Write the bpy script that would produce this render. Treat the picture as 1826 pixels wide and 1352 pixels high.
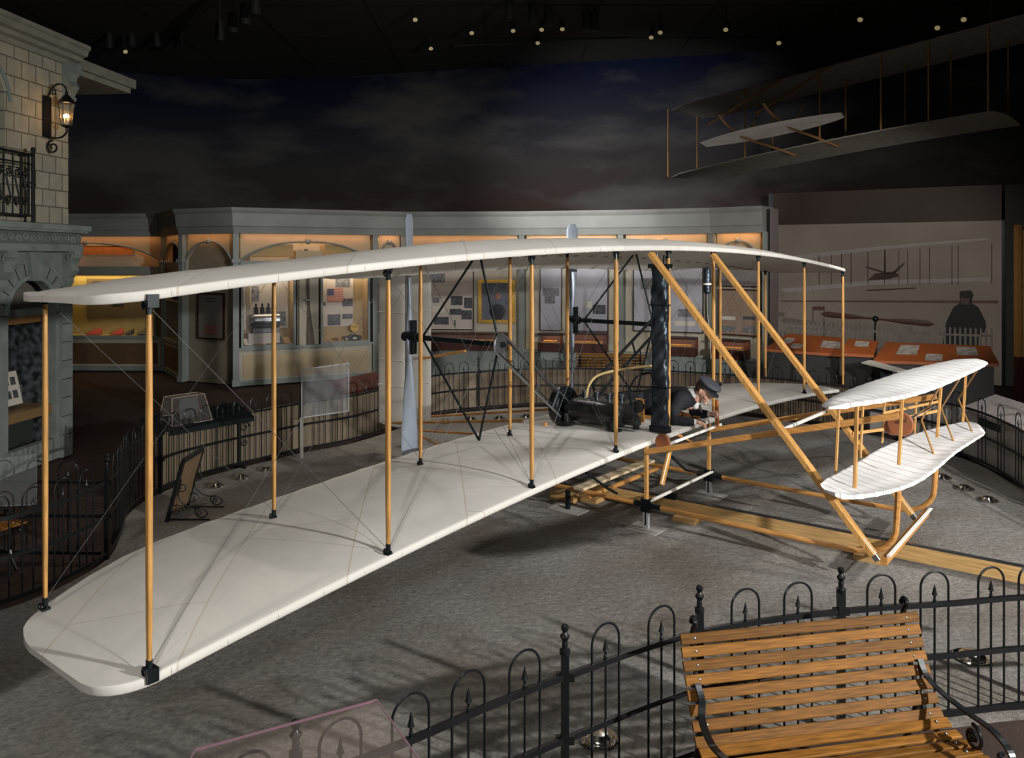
import bpy, bmesh, math, random
from mathutils import Vector, Matrix
random.seed(7)
for _o in list(bpy.data.objects):
    bpy.data.objects.remove(_o)
SC = bpy.context.scene
COL = SC.collection
R = math.radians
# ------------------------------------------------------------------ camera, world, lights, exposure
EYE, FPX, CXP, HY = 2.68, 1425.0, 913.0, 462.0
cam_d = bpy.data.cameras.new('camera'); cam = bpy.data.objects.new('camera', cam_d); COL.objects.link(cam)
cam.location = (0, 0, EYE); cam.rotation_euler = (R(90), 0, 0)
cam_d.sensor_width = 36; cam_d.lens = 36 * FPX / 1826
cam_d.shift_y = -(676 - HY) / 1826
cam_d.clip_start = .05; cam_d.clip_end = 200
SC.camera = cam
SC.view_settings.view_transform = 'Standard'; SC.view_settings.look = 'None'
SC.view_settings.gamma = 1; SC.view_settings.use_curve_mapping = False
SC.view_settings.exposure = 0.0
try:
    SC.cycles.use_denoising = True
    SC.cycles.max_bounces = 6; SC.cycles.transparent_max_bounces = 12
    SC.cycles.sample_clamp_indirect = 4
except Exception: pass
W = bpy.data.worlds.new('world'); SC.world = W; W.use_nodes = True
W.node_tree.nodes['Background'].inputs[0].default_value = (.45, .5, .6, 1)
W.node_tree.nodes['Background'].inputs[1].default_value = .003

def spot(loc, to, power, cone=60, col=(1, .93, .84), size=.06, blend=.6, name='unseen_spot'):
    d = bpy.data.lights.new(name, 'SPOT'); d.energy = power; d.color = col
    d.spot_size = R(cone); d.spot_blend = blend; d.shadow_soft_size = size
    o = bpy.data.objects.new(name, d); COL.objects.link(o); o.location = loc
    v = Vector(to) - Vector(loc); o.rotation_euler = v.to_track_quat('-Z', 'Y').to_euler(); return o
def area(loc, to, power, sx, sy, col=(1, .8, .55), name='cove_lamp', rz=None):
    d = bpy.data.lights.new(name, 'AREA'); d.energy = power; d.color = col; d.shape = 'RECTANGLE'
    d.size = sx; d.size_y = sy
    o = bpy.data.objects.new(name, d); COL.objects.link(o); o.location = loc
    v = Vector(to) - Vector(loc); o.rotation_euler = v.to_track_quat('-Z', 'Y').to_euler(); return o
# unseen spot lamps without cans: (lamp position, aim, watts, cone, colour, size)
SPOTS = [
 ((-3.6, 1.6, 6.3), (-.8, 6.2, .7), 150, 62, (1, .93, .84), .06),
 ((-1.2, -1.2, 3.6), (-1.2, 5.6, 1.2), 430, 60, (1, .98, .95), .10),
 ((-.9, 12.5, 5.6), (-1.2, 6.0, .7), 240, 60, (1, .96, .91), .10),
 ((6.4, .4, 3.6), (1.3, 7.4, -1.2), 3500, 96, (1, .985, .96), .10),
 ((9.4, 4.0, 5.2), (4.8, 9.2, .4), 1700, 58, (1, .98, .97), .10),
 ((2.2, -1.0, 3.9), (3.0, 7.2, .8), 260, 52, (1, .97, .94), .10),
 ((2.6, 12.6, 7.2), (2.0, 9.2, .8), 300, 75, (1, .95, .88), .10),
 ((-3.2, 7.6, 6.9), (-3.4, 9.4, .2), 240, 60, (1, .84, .68), .10),
 ((-.5, 3.0, 7.2), (.8, 6.5, 0), 120, 120, (1, .97, .94), .8),  # broad soft fill, added in place of a bank of lamps
 ((5.5, 7.0, 7.2), (3.6, 7.2, 0), 300, 70, (1, .98, .96), .3),
 ((-1.2, 11.5, 7.2), (-.3, 13.4, 0), 900, 56, (1, .93, .85), .15),
 ((-.6, 12.5, 4.2), (2.9, 21.0, 4.8), 1500, 56, (1, .98, .97), .25),  # added in mid-air to brighten the painted clouds
 ((-3.5, 10.5, 6.0), (-3.5, 22.5, 5.6), 9, 80, (.96, .94, 1), .3),
 ((-1.0, 9.5, 7.3), (-2.2, 18.2, 2.2), 430, 75, (1, .97, .94), .2),
 ((5.2, 10.8, 4.1), (7.0, 18.0, 1.6), 430, 76, (1, .94, .88), .2),
 ((-2.6, 4.0, 6.9), (-6.3, 10.4, 3.2), 115, 50, (.97, .98, .92), .1),
 ((5.5, 9.0, 7.2), (5.0, 9.2, 4.8), 3, 120, (1, .97, .9), .1),
]
for l, t, p, c, cc, s in SPOTS:
    spot(l, t, p, c, cc, s, 1.0 if s == .25 else .6)
# ------------------------------------------------------------------ pixel -> place helpers
def P(px, py, Y):
    return Vector(((px - CXP) / FPX * Y, Y, EYE + (HY - py) / FPX * Y))
def G(px, py, z=0.0):
    return P(px, py, FPX * (EYE - z) / (py - HY))
# ------------------------------------------------------------------ materials
MATS = {}
def nt(name):
    m = bpy.data.materials.new(name); m.use_nodes = True
    t = m.node_tree; return m, t, t.nodes['Principled BSDF']
def mat(name, col, rough=.6, metal=0, var=.12, scale=6, bump=0, bscale=40, coat=0, stretch=None, emit=None, alpha=None, trans=0, detail=4):
    """base colour modulated by object-space noise, optional bump"""
    if name in MATS: return MATS[name]
    m, t, b = nt(name); N = t.nodes; L = t.links
    b.inputs['Roughness'].default_value = rough; b.inputs['Metallic'].default_value = metal
    tc = N.new('ShaderNodeTexCoord'); src = tc.outputs['Object']
    if stretch:
        mp = N.new('ShaderNodeMapping'); mp.inputs['Scale'].default_value = stretch
        L.new(src, mp.inputs[0]); src = mp.outputs[0]
    n = N.new('ShaderNodeTexNoise'); n.inputs['Scale'].default_value = scale; n.inputs['Detail'].default_value = detail
    L.new(src, n.inputs['Vector'])
    r = N.new('ShaderNodeMapRange'); r.inputs['From Min'].default_value = .25; r.inputs['From Max'].default_value = .75
    r.inputs['To Min'].default_value = 1 - var; r.inputs['To Max'].default_value = 1 + var
    L.new(n.outputs['Fac'], r.inputs['Value'])
    mx = N.new('ShaderNodeVectorMath'); mx.operation = 'SCALE'; mx.inputs[0].default_value = col[:3]
    L.new(r.outputs[0], mx.inputs['Scale']); L.new(mx.outputs[0], b.inputs['Base Color'])
    if bump:
        n2 = N.new('ShaderNodeTexNoise'); n2.inputs['Scale'].default_value = bscale; n2.inputs['Detail'].default_value = 6
        L.new(src, n2.inputs['Vector'])
        bp = N.new('ShaderNodeBump'); bp.inputs['Strength'].default_value = bump; bp.inputs['Distance'].default_value = .02
        L.new(n2.outputs['Fac'], bp.inputs['Height']); L.new(bp.outputs[0], b.inputs['Normal'])
    if coat: b.inputs['Coat Weight'].default_value = coat
    if trans: b.inputs['Transmission Weight'].default_value = trans
    if alpha is not None: b.inputs['Alpha'].default_value = alpha
    if emit:
        b.inputs['Emission Color'].default_value = (*emit[:3], 1); b.inputs['Emission Strength'].default_value = emit[3]
    MATS[name] = m; return m
spruce = mat('spruce', (.57, .30, .09), .36, var=.35, scale=5, stretch=(14, 14, 1.2), coat=.25)
spruce_h = mat('spruce_beam', (.52, .25, .07), .42, var=.35, scale=5, stretch=(1.0, 12, 12), coat=.25)
pinewood = mat('pine', (.50, .31, .12), .6, var=.3, scale=4, stretch=(1.0, 14, 14))
oak = mat('oak_slat', (.165, .070, .012), .6, var=.5, scale=7, stretch=(1.2, 10, 22), detail=8)
def vary(m, lo, hi):
    N = m.node_tree.nodes; L = m.node_tree.links; b = N['Principled BSDF']; src = b.inputs['Base Color'].links[0].from_socket
    oi = N.new('ShaderNodeObjectInfo'); r = N.new('ShaderNodeMapRange'); r.inputs['To Min'].default_value = lo; r.inputs['To Max'].default_value = hi
    L.new(oi.outputs['Random'], r.inputs['Value']); v = N.new('ShaderNodeVectorMath'); v.operation = 'SCALE'
    L.new(src, v.inputs[0]); L.new(r.outputs[0], v.inputs['Scale']); L.new(v.outputs[0], b.inputs['Base Color'])
oak.node_tree.nodes['Principled BSDF'].inputs['Specular IOR Level'].default_value = .12; vary(oak, .7, 1.3)
blackiron = mat('black_iron', (.012, .013, .014), .32, .3, var=.2)
blacksteel = mat('black_steel', (.015, .02, .022), .35, .5, var=.3)
steel = mat('bare_steel', (.32, .34, .36), .3, .9, var=.2)
chrome = mat('chrome', (.8, .78, .74), .12, 1, var=.05)
propgrey = mat('prop_grey', (.30, .34, .40), .38, .25, var=.12, scale=3)
propdark = mat('prop_dark', (.13, .13, .12), .6, 0, var=.2, scale=3)
engineblack = mat('engine_black', (.028, .029, .03), .3, .55, var=.5, scale=10, bump=.3, bscale=30)
radblack = mat('radiator_metal', (.055, .07, .085), .28, .7, var=.5, scale=9, bump=.9, bscale=9)
darkcloth = mat('navy_wool', (.006, .007, .011), .85, var=.3, scale=40)
skin = mat('skin', (.62, .36, .26), .5, var=.1, scale=20)
whitecloth = mat('white_cotton', (.72, .72, .72), .8, var=.05)
capgrey = mat('cap_grey', (.04, .043, .056), .7, var=.25, scale=60)
hairm = mat('hair_brown', (.06, .03, .015), .8, var=.3, scale=80)
leather = mat('leather_brown', (.25, .08, .03), .6, var=.3)
cord = mat('manila', (.62, .45, .2), .7, var=.1)
greypaint = mat('grey_green_paint', (.24, .27, .25), .5, var=.12, scale=2)
creampaint = mat('cream_panel', (.47, .37, .22), .55, var=.1, scale=3)
creamwall = mat('cream_wall', (.45, .41, .32), .6, var=.08, scale=2)
ochre = mat('ochre_panel', (.42, .27, .09), .55, var=.1, scale=3)
casein = mat('case_lining', (.40, .29, .15), .7, var=.1, scale=4)
darkwood = mat('dark_wood', (.035, .014, .008), .4, var=.3, stretch=(1, 8, 8))
redwood = mat('red_brown_board', (.06, .018, .012), .45, var=.2, scale=3)
gold = mat('gilt', (.72, .42, .08), .35, .8, var=.3, scale=30, bump=.3)
paper = mat('paper', (.62, .58, .5), .7, var=.05)
photo = mat('grey_photograph', (.19, .19, .2), .5, var=.7, scale=22)
photo2 = mat('dark_photograph', (.07, .07, .08), .5, var=.8, scale=16)
board = mat('photo_board', (.52, .46, .4), .5, var=.12, scale=1.5)
ink = mat('ink', (.03, .03, .03), .7)
redpaint = mat('red_cloth', (.5, .05, .03), .7, var=.2)
bluepaint = mat('blue_cloth', (.03, .04, .14), .7, var=.2)
stonepale = mat('carved_stone', (.20, .235, .215), .75, var=.25, scale=5, bump=.4, bscale=25)
deskorange = mat('desk_orange', (.30, .075, .016), .5, var=.15, scale=2)
ceilm = mat('ceiling_paint', (.055, .055, .05), .8, var=.15, scale=.5)
lampmetal = mat('lamp_can', (.05, .05, .05), .5, .3)
lens = mat('lamp_lens', (.9, .8, .5), .3, emit=(1, .8, .42, .2))
flame = mat('candle_bulb', (1, .6, .2), .3, emit=(1, .5, .13, 60))
concrete = mat('stand_plate', (.42, .41, .38), .7, var=.15, scale=12)

def fabric_mat():
    m, t, b = nt('muslin'); N = t.nodes; L = t.links
    b.inputs['Roughness'].default_value = .8
    tc = N.new('ShaderNodeTexCoord')
    mp = N.new('ShaderNodeMapping'); mp.inputs['Rotation'].default_value = (0, 0, R(45)); mp.inputs['Scale'].default_value = (1.15, 1.15, 1)
    L.new(tc.outputs['Object'], mp.inputs[0])
    br = N.new('ShaderNodeTexBrick'); br.inputs['Scale'].default_value = 1.0
    br.inputs['Color1'].default_value = (.70, .67, .61, 1); br.inputs['Color2'].default_value = (.76, .735, .68, 1)
    br.inputs['Mortar'].default_value = (.60, .54, .45, 1); br.inputs['Mortar Size'].default_value = .006
    br.inputs['Brick Width'].default_value = 2.6; br.inputs['Row Height'].default_value = .9
    L.new(mp.outputs[0], br.inputs['Vector'])
    n = N.new('ShaderNodeTexNoise'); n.inputs['Scale'].default_value = 2.5; n.inputs['Detail'].default_value = 6
    L.new(tc.outputs['Object'], n.inputs['Vector'])
    mr = N.new('ShaderNodeMapRange'); mr.inputs['To Min'].default_value = .86; mr.inputs['To Max'].default_value = 1.1
    L.new(n.outputs['Fac'], mr.inputs['Value'])
    sc = N.new('ShaderNodeVectorMath'); sc.operation = 'SCALE'
    L.new(br.outputs['Color'], sc.inputs[0]); L.new(mr.outputs[0], sc.inputs['Scale'])
    L.new(sc.outputs[0], b.inputs['Base Color'])
    n2 = N.new('ShaderNodeTexNoise'); n2.inputs['Scale'].default_value = 5; n2.inputs['Detail'].default_value = 3
    mp2 = N.new('ShaderNodeMapping'); mp2.inputs['Scale'].default_value = (.5, 2.2, 1); L.new(tc.outputs['Object'], mp2.inputs[0])
    L.new(mp2.outputs[0], n2.inputs['Vector'])
    bp = N.new('ShaderNodeBump'); bp.inputs['Strength'].default_value = .35; bp.inputs['Distance'].default_value = .02
    L.new(n2.outputs['Fac'], bp.inputs['Height']); L.new(bp.outputs[0], b.inputs['Normal'])
    return m
muslin = fabric_mat()
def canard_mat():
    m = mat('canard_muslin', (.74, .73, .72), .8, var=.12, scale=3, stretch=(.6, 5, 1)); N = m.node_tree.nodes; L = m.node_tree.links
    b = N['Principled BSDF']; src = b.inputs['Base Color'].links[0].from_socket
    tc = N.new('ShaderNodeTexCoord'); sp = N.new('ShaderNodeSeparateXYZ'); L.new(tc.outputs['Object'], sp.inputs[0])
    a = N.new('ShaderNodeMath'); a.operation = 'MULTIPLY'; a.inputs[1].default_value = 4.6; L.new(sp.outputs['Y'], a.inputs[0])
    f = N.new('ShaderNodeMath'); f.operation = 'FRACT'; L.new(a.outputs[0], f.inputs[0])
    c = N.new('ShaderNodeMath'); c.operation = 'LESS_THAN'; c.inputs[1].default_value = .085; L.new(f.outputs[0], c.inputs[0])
    mx = N.new('ShaderNodeMix'); mx.data_type = 'RGBA'; mx.inputs[7].default_value = (.36, .33, .30, 1)  # dark lines: shadowed edges of the rib pockets, painted into the cloth colour
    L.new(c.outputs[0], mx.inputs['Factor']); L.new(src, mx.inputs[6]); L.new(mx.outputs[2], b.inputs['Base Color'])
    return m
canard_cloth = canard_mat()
trimtape = mat('muslin_tape', (.80, .77, .70), .8, var=.05)

def sand_mat():
    m, t, b = nt('sand'); N = t.nodes; L = t.links
    b.inputs['Roughness'].default_value = .95; b.inputs['Specular IOR Level'].default_value = .15
    tc = N.new('ShaderNodeTexCoord')
    n = N.new('ShaderNodeTexNoise'); n.inputs['Scale'].default_value = 1.1; n.inputs['Detail'].default_value = 5
    L.new(tc.outputs['Object'], n.inputs['Vector'])
    cr = N.new('ShaderNodeValToRGB'); e = cr.color_ramp.elements
    e[0].position = .3; e[0].color = (.28, .245, .205, 1); e[1].position = .75; e[1].color = (.45, .44, .42, 1)
    L.new(n.outputs['Fac'], cr.inputs[0])
    n3 = N.new('ShaderNodeTexNoise'); n3.inputs['Scale'].default_value = 22; n3.inputs['Detail'].default_value = 9; n3.inputs['Roughness'].default_value = .7
    L.new(tc.outputs['Object'], n3.inputs['Vector'])
    mr = N.new('ShaderNodeMapRange'); mr.inputs['From Min'].default_value = .3; mr.inputs['From Max'].default_value = .7
    mr.inputs['To Min'].default_value = .6; mr.inputs['To Max'].default_value = 1.25
    L.new(n3.outputs['Fac'], mr.inputs['Value'])
    sc = N.new('ShaderNodeVectorMath'); sc.operation = 'SCALE'
    L.new(cr.outputs[0], sc.inputs[0]); L.new(mr.outputs[0], sc.inputs['Scale']); L.new(sc.outputs[0], b.inputs['Base Color'])
    n2 = N.new('ShaderNodeTexNoise'); n2.inputs['Scale'].default_value = 13; n2.inputs['Detail'].default_value = 10; n2.inputs['Roughness'].default_value = .72
    L.new(tc.outputs['Object'], n2.inputs['Vector'])
    bp = N.new('ShaderNodeBump'); bp.inputs['Strength'].default_value = 1.0; bp.inputs['Distance'].default_value = .09
    L.new(n2.outputs['Fac'], bp.inputs['Height']); L.new(bp.outputs[0], b.inputs['Normal'])
    return m
sandm = sand_mat()
carpet = mat('carpet', (.032, .016, .011), .95, var=.25, scale=3, bump=.3, bscale=80)
def stone_mat():
    m, t, b = nt('ashlar_stone'); N = t.nodes; L = t.links
    b.inputs['Roughness'].default_value = .85
    tc = N.new('ShaderNodeTexCoord'); sp = N.new('ShaderNodeSeparateXYZ'); cb = N.new('ShaderNodeCombineXYZ')
    L.new(tc.outputs['Object'], sp.inputs[0]); L.new(sp.outputs['X'], cb.inputs['X']); L.new(sp.outputs['Z'], cb.inputs['Y'])
    br = N.new('ShaderNodeTexBrick'); br.inputs['Scale'].default_value = 1
    br.inputs['Color1'].default_value = (.40, .37, .28, 1); br.inputs['Color2'].default_value = (.33, .31, .24, 1)
    br.inputs['Mortar'].default_value = (.13, .12, .09, 1); br.inputs['Mortar Size'].default_value = .009
    br.inputs['Brick Width'].default_value = .26; br.inputs['Row Height'].default_value = .225
    L.new(cb.outputs[0], br.inputs['Vector'])
    n = N.new('ShaderNodeTexNoise'); n.inputs['Scale'].default_value = 5; n.inputs['Detail'].default_value = 7
    L.new(tc.outputs['Object'], n.inputs['Vector'])
    mr = N.new('ShaderNodeMapRange'); mr.inputs['To Min'].default_value = .65; mr.inputs['To Max'].default_value = 1.3
    L.new(n.outputs['Fac'], mr.inputs['Value'])
    sc = N.new('ShaderNodeVectorMath'); sc.operation = 'SCALE'
    L.new(br.outputs['Color'], sc.inputs[0]); L.new(mr.outputs[0], sc.inputs['Scale']); L.new(sc.outputs[0], b.inputs['Base Color'])
    bp = N.new('ShaderNodeBump'); bp.inputs['Strength'].default_value = .6; bp.inputs['Distance'].default_value = .01; bp.invert = True
    L.new(br.outputs['Fac'], bp.inputs['Height']); L.new(bp.outputs[0], b.inputs['Normal'])
    return m
stonem = stone_mat()
def sky_mat():
    m, t, b = nt('painted_sky'); N = t.nodes; L = t.links
    b.inputs['Roughness'].default_value = .9; b.inputs['Specular IOR Level'].default_value = .1
    tc = N.new('ShaderNodeTexCoord'); sp = N.new('ShaderNodeSeparateXYZ'); L.new(tc.outputs['Object'], sp.inputs[0])
    mp = N.new('ShaderNodeMapping'); mp.inputs['Scale'].default_value = (.16, .16, .5); L.new(tc.outputs['Object'], mp.inputs[0])
    n = N.new('ShaderNodeTexNoise'); n.inputs['Scale'].default_value = 1.6; n.inputs['Detail'].default_value = 8; n.inputs['Roughness'].default_value = .55
    L.new(mp.outputs[0], n.inputs['Vector'])
    zr = N.new('ShaderNodeMapRange'); zr.inputs['From Min'].default_value = 3.6; zr.inputs['From Max'].default_value = 7.8
    L.new(sp.outputs['Z'], zr.inputs['Value'])
    base = N.new('ShaderNodeValToRGB'); e = base.color_ramp.elements
    e[0].position = 0; e[0].color = (.06, .034, .026, 1); e[1].position = 1; e[1].color = (.010, .016, .05, 1)
    k = base.color_ramp.elements.new(.4); k.color = (.055, .052, .052, 1)
    L.new(zr.outputs[0], base.inputs[0])
    cr = N.new('ShaderNodeValToRGB'); cr.color_ramp.elements[0].position = .44; cr.color_ramp.elements[1].position = .62
    L.new(n.outputs['Fac'], cr.inputs[0])
    mx = N.new('ShaderNodeMix'); mx.data_type = 'RGBA'
    L.new(cr.outputs[0], mx.inputs['Factor']); L.new(base.outputs[0], mx.inputs[6]); mx.inputs[7].default_value = (.10, .098, .096, 1)
    L.new(mx.outputs[2], b.inputs['Base Color'])
    return m
skym = sky_mat()
def glass_mat(name, a=.12, col=(.8, .85, .9), gloss=.35):
    m, t, b = nt(name); N = t.nodes; L = t.links
    tr = N.new('ShaderNodeBsdfTransparent'); gl = N.new('ShaderNodeBsdfGlossy'); gl.inputs['Roughness'].default_value = .05
    df = N.new('ShaderNodeBsdfDiffuse'); df.inputs['Color'].default_value = (*col, 1)
    m1 = N.new('ShaderNodeMixShader'); m1.inputs[0].default_value = gloss; L.new(df.outputs[0], m1.inputs[1]); L.new(gl.outputs[0], m1.inputs[2])
    m2 = N.new('ShaderNodeMixShader'); m2.inputs[0].default_value = a
    L.new(tr.outputs[0], m2.inputs[1]); L.new(m1.outputs[0], m2.inputs[2])
    L.new(m2.outputs[0], N['Material Output'].inputs['Surface'])
    return m
caseglass = glass_mat('case_glass', .045); acrylic = glass_mat('acrylic', .16, (.55, .6, .65)); pinkedge = mat('acrylic_edge', (.26, .14, .19), .3, var=.05)
# ------------------------------------------------------------------ mesh builder
class MB:
    def __init__(s): s.v = []; s.f = []
    def add(s, vs, fs):
        k = len(s.v); s.v += [tuple(v) for v in vs]; s.f += [tuple(i + k for i in f) for f in fs]; return s
    def box(s, x0, y0, z0, x1, y1, z1):
        return s.add([(x0,y0,z0),(x1,y0,z0),(x1,y1,z0),(x0,y1,z0),(x0,y0,z1),(x1,y0,z1),(x1,y1,z1),(x0,y1,z1)],
                     [(0,3,2,1),(4,5,6,7),(0,1,5,4),(1,2,6,5),(2,3,7,6),(3,0,4,7)])
    def bar(s, a, b, w, h, up=(0,0,1), ch=.22):
        """bar from a to b with a chamfered rectangular section"""
        a, b = Vector(a), Vector(b); d = (b - a).normalized(); up = Vector(up)
        if abs(d.dot(up)) > .98: up = Vector((1, 0, 0))
        x = d.cross(up).normalized(); y = x.cross(d)
        c = min(w, h) * ch; w /= 2; h /= 2
        sec = [(-w+c,-h),(w-c,-h),(w,-h+c),(w,h-c),(w-c,h),(-w+c,h),(-w,h-c),(-w,-h+c)]
        vs = [p + x*u + y*v for p in (a, b) for u, v in sec]
        return s.add(vs, [tuple(range(7,-1,-1)), tuple(range(8,16))] + [(i,(i+1)%8,(i+1)%8+8,i+8) for i in range(8)])
    def tube(s, pts, r, n=8, closed=False, cap=True):
        pts = [Vector(p) for p in pts]; m = len(pts); rs = r if isinstance(r, (list, tuple)) else [r]*m
        vs = []; x = None
        for i, p in enumerate(pts):
            if closed: d = pts[(i+1)%m] - pts[i-1]
            else: d = pts[min(i+1,m-1)] - pts[max(i-1,0)]
            d = d.normalized() if d.length > 1e-9 else Vector((0,0,1))
            if x is None:
                x = d.cross(Vector((0,0,1)) if abs(d.z) < .95 else Vector((1,0,0))).normalized()
            else:
                x = (x - d * x.dot(d)); x = x.normalized() if x.length > 1e-6 else d.orthogonal().normalized()
            y = d.cross(x)
            for k in range(n):
                a = 2*math.pi*k/n; vs.append(p + (x*math.cos(a) + y*math.sin(a)) * rs[i])
        fs = []
        for i in range(m if closed else m-1):
            j = (i+1) % m
            for k in range(n):
                l = (k+1) % n; fs.append((i*n+k, i*n+l, j*n+l, j*n+k))
        if cap and not closed: fs += [tuple(range(n-1,-1,-1)), tuple((m-1)*n+k for k in range(n))]
        return s.add(vs, fs)
    def cyl(s, a, b, r, n=16, r2=None): return s.tube([a, b], [r, r if r2 is None else r2], n)
    def lathe(s, prof, c=(0,0,0), n=20, axis='z'):
        vs = []
        for r_, z in prof:
            for k in range(n):
                a = 2*math.pi*k/n; u, v = r_*math.cos(a), r_*math.sin(a)
                q = {'z': (u, v, z), 'x': (z, u, v), 'y': (v, z, u)}[axis]
                vs.append((c[0]+q[0], c[1]+q[1], c[2]+q[2]))
        m = len(prof)
        fs = [(i*n+k, i*n+(k+1)%n, (i+1)*n+(k+1)%n, (i+1)*n+k) for i in range(m-1) for k in range(n)]
        fs += [tuple(range(n-1,-1,-1)), tuple((m-1)*n+k for k in range(n))]
        return s.add(vs, fs)
    def sphere(s, c, r, n=12, sc=(1,1,1)):
        pr = [(max(1e-4, r*math.sin(math.pi*i/n)), -r*math.cos(math.pi*i/n)) for i in range(n+1)]
        k = len(s.v); s.lathe(pr, (0,0,0), n*2)
        for i in range(k, len(s.v)):
            q = s.v[i]; s.v[i] = (c[0]+q[0]*sc[0], c[1]+q[1]*sc[1], c[2]+q[2]*sc[2])
        return s
    def prism(s, poly, d, plane='xz', o=0.0):
        """polygon in a plane extruded from o to o+d along the third axis"""
        f = {'xz': lambda u,v,w: (u,w,v), 'xy': lambda u,v,w: (u,v,w), 'yz': lambda u,v,w: (w,u,v)}[plane]
        n = len(poly); vs = [f(u,v,o) for u,v in poly] + [f(u,v,o+d) for u,v in poly]
        return s.add(vs, [tuple(range(n)), tuple(range(2*n-1,n-1,-1))] + [(i,i+n,(i+1)%n+n,(i+1)%n) for i in range(n)])
    def grid(s, rows, closed=False):
        m, n = len(rows), len(rows[0]); vs = [p for r_ in rows for p in r_]
        fs = [(i*n+k, i*n+(k+1)%n, (i+1)*n+(k+1)%n, (i+1)*n+k) for i in range(m-1) for k in range(n if closed else n-1)]
        return s.add(vs, fs)
    def build(s, name, m, parent=None, smooth=True, ang=35, loc=None, rz=None):
        me = bpy.data.meshes.new(name); me.from_pydata(s.v, [], s.f); me.materials.append(m)
        bm = bmesh.new(); bm.from_mesh(me); bmesh.ops.recalc_face_normals(bm, faces=bm.faces); bm.to_mesh(me); bm.free()
        if smooth:
            for p_ in me.polygons: p_.use_smooth = True
            try: me.set_sharp_from_angle(angle=R(ang))
            except Exception: pass
        o = bpy.data.objects.new(name, me); COL.objects.link(o)
        if loc is not None: o.location = loc
        if rz is not None: o.rotation_euler = (0, 0, rz)
        if parent: o.parent = parent
        return o
def thing(name, label, cat, loc=(0,0,0), rz=0, group=None):
    o = bpy.data.objects.new(name, None); COL.objects.link(o); o.location = loc; o.rotation_euler = (0,0,rz)
    o.empty_display_size = .1; o['label'] = label; o['category'] = cat
    if group: o['group'] = group
    return o
def tag(o, label, cat, group=None):
    o['label'] = label; o['category'] = cat
    if group: o['group'] = group
    return o
def struct(o): o['kind'] = 'structure'; return o
def kids(o): return [c for c in bpy.data.objects if c.parent == o]
def dup(root, loc, rz, label=None, group=None):
    r_ = root.copy(); COL.objects.link(r_); r_.location = loc; r_.rotation_euler = (0,0,rz)
    if label: r_['label'] = label
    if group: r_['group'] = group
    for ch in kids(root):
        c = ch.copy(); COL.objects.link(c); c.parent = r_
        for g in kids(ch):
            d = g.copy(); COL.objects.link(d); d.parent = c
    return r_
def catmull(pts, sub=8):
    pts = [Vector(p) for p in pts]; out = []
    for i in range(len(pts)-1):
        p0 = pts[max(i-1,0)]; p1 = pts[i]; p2 = pts[i+1]; p3 = pts[min(i+2,len(pts)-1)]
        for k in range(sub):
            t = k/sub
            out.append(.5*((2*p1)+(p2-p0)*t+(2*p0-5*p1+4*p2-p3)*t*t+(3*p1-p0-3*p2+p3)*t**3))
    out.append(pts[-1]); return out
def scroll(c, r0, turns, a0, ux, uz, n=20, shrink=.75):
    """spiral in the plane (ux, uz) around c"""
    c, ux, uz = Vector(c), Vector(ux), Vector(uz)
    return [c + (ux*math.cos(a0+turns*2*math.pi*t) + uz*math.sin(a0+turns*2*math.pi*t)) * r0*(1-shrink*t) for t in [i/n for i in range(n+1)]]
# ------------------------------------------------------------------ the flying machine: local x = forward, y = span (away from camera), z = up
TH = math.atan2(.777, .629); SU = Vector((math.cos(TH), math.sin(TH), 0)); SN = Vector((math.sin(TH), -math.cos(TH), 0))
F0 = Vector((-1.83, 4.03, 0)); SC0 = 5.70
ROOTL = F0 + SU*SC0
def LN(px, py, n):
    """local point where the line of sight of a pixel meets the plane x = n"""
    k = (px - CXP)/FPX; o = F0 + SN*n
    s = (o.y*k - o.x)/(SU.x - SU.y*k); Y = o.y + s*SU.y
    return Vector((n, s - SC0, EYE + (HY - py)/FPX*Y))
def toworld(p): return ROOTL + SN*p[0] + SU*p[1] + Vector((0,0,p[2]))
AC = thing('biplane', 'white fabric biplane with spruce struts standing on the sand in the middle of the room', 'aeroplane', ROOTL, TH - R(90))
SS = [0, 1.608, 3.163, 4.456, 5.492, 6.567, 7.884, 9.577, 11.386]
YS = [s - SC0 for s in SS]
GAP = 1.88; FWD = 0.0; AFT = -1.28; HALF = 5.93
def zl(y): return .88 - .29*(y/5.7)**2
def interp(t, T):
    if t <= T[0][0]: return T[0][1]
    for (a, u), (b, v) in zip(T, T[1:]):
        if t <= b: return u + (v-u)*(t-a)/(b-a)
    return T[-1][1]
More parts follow.
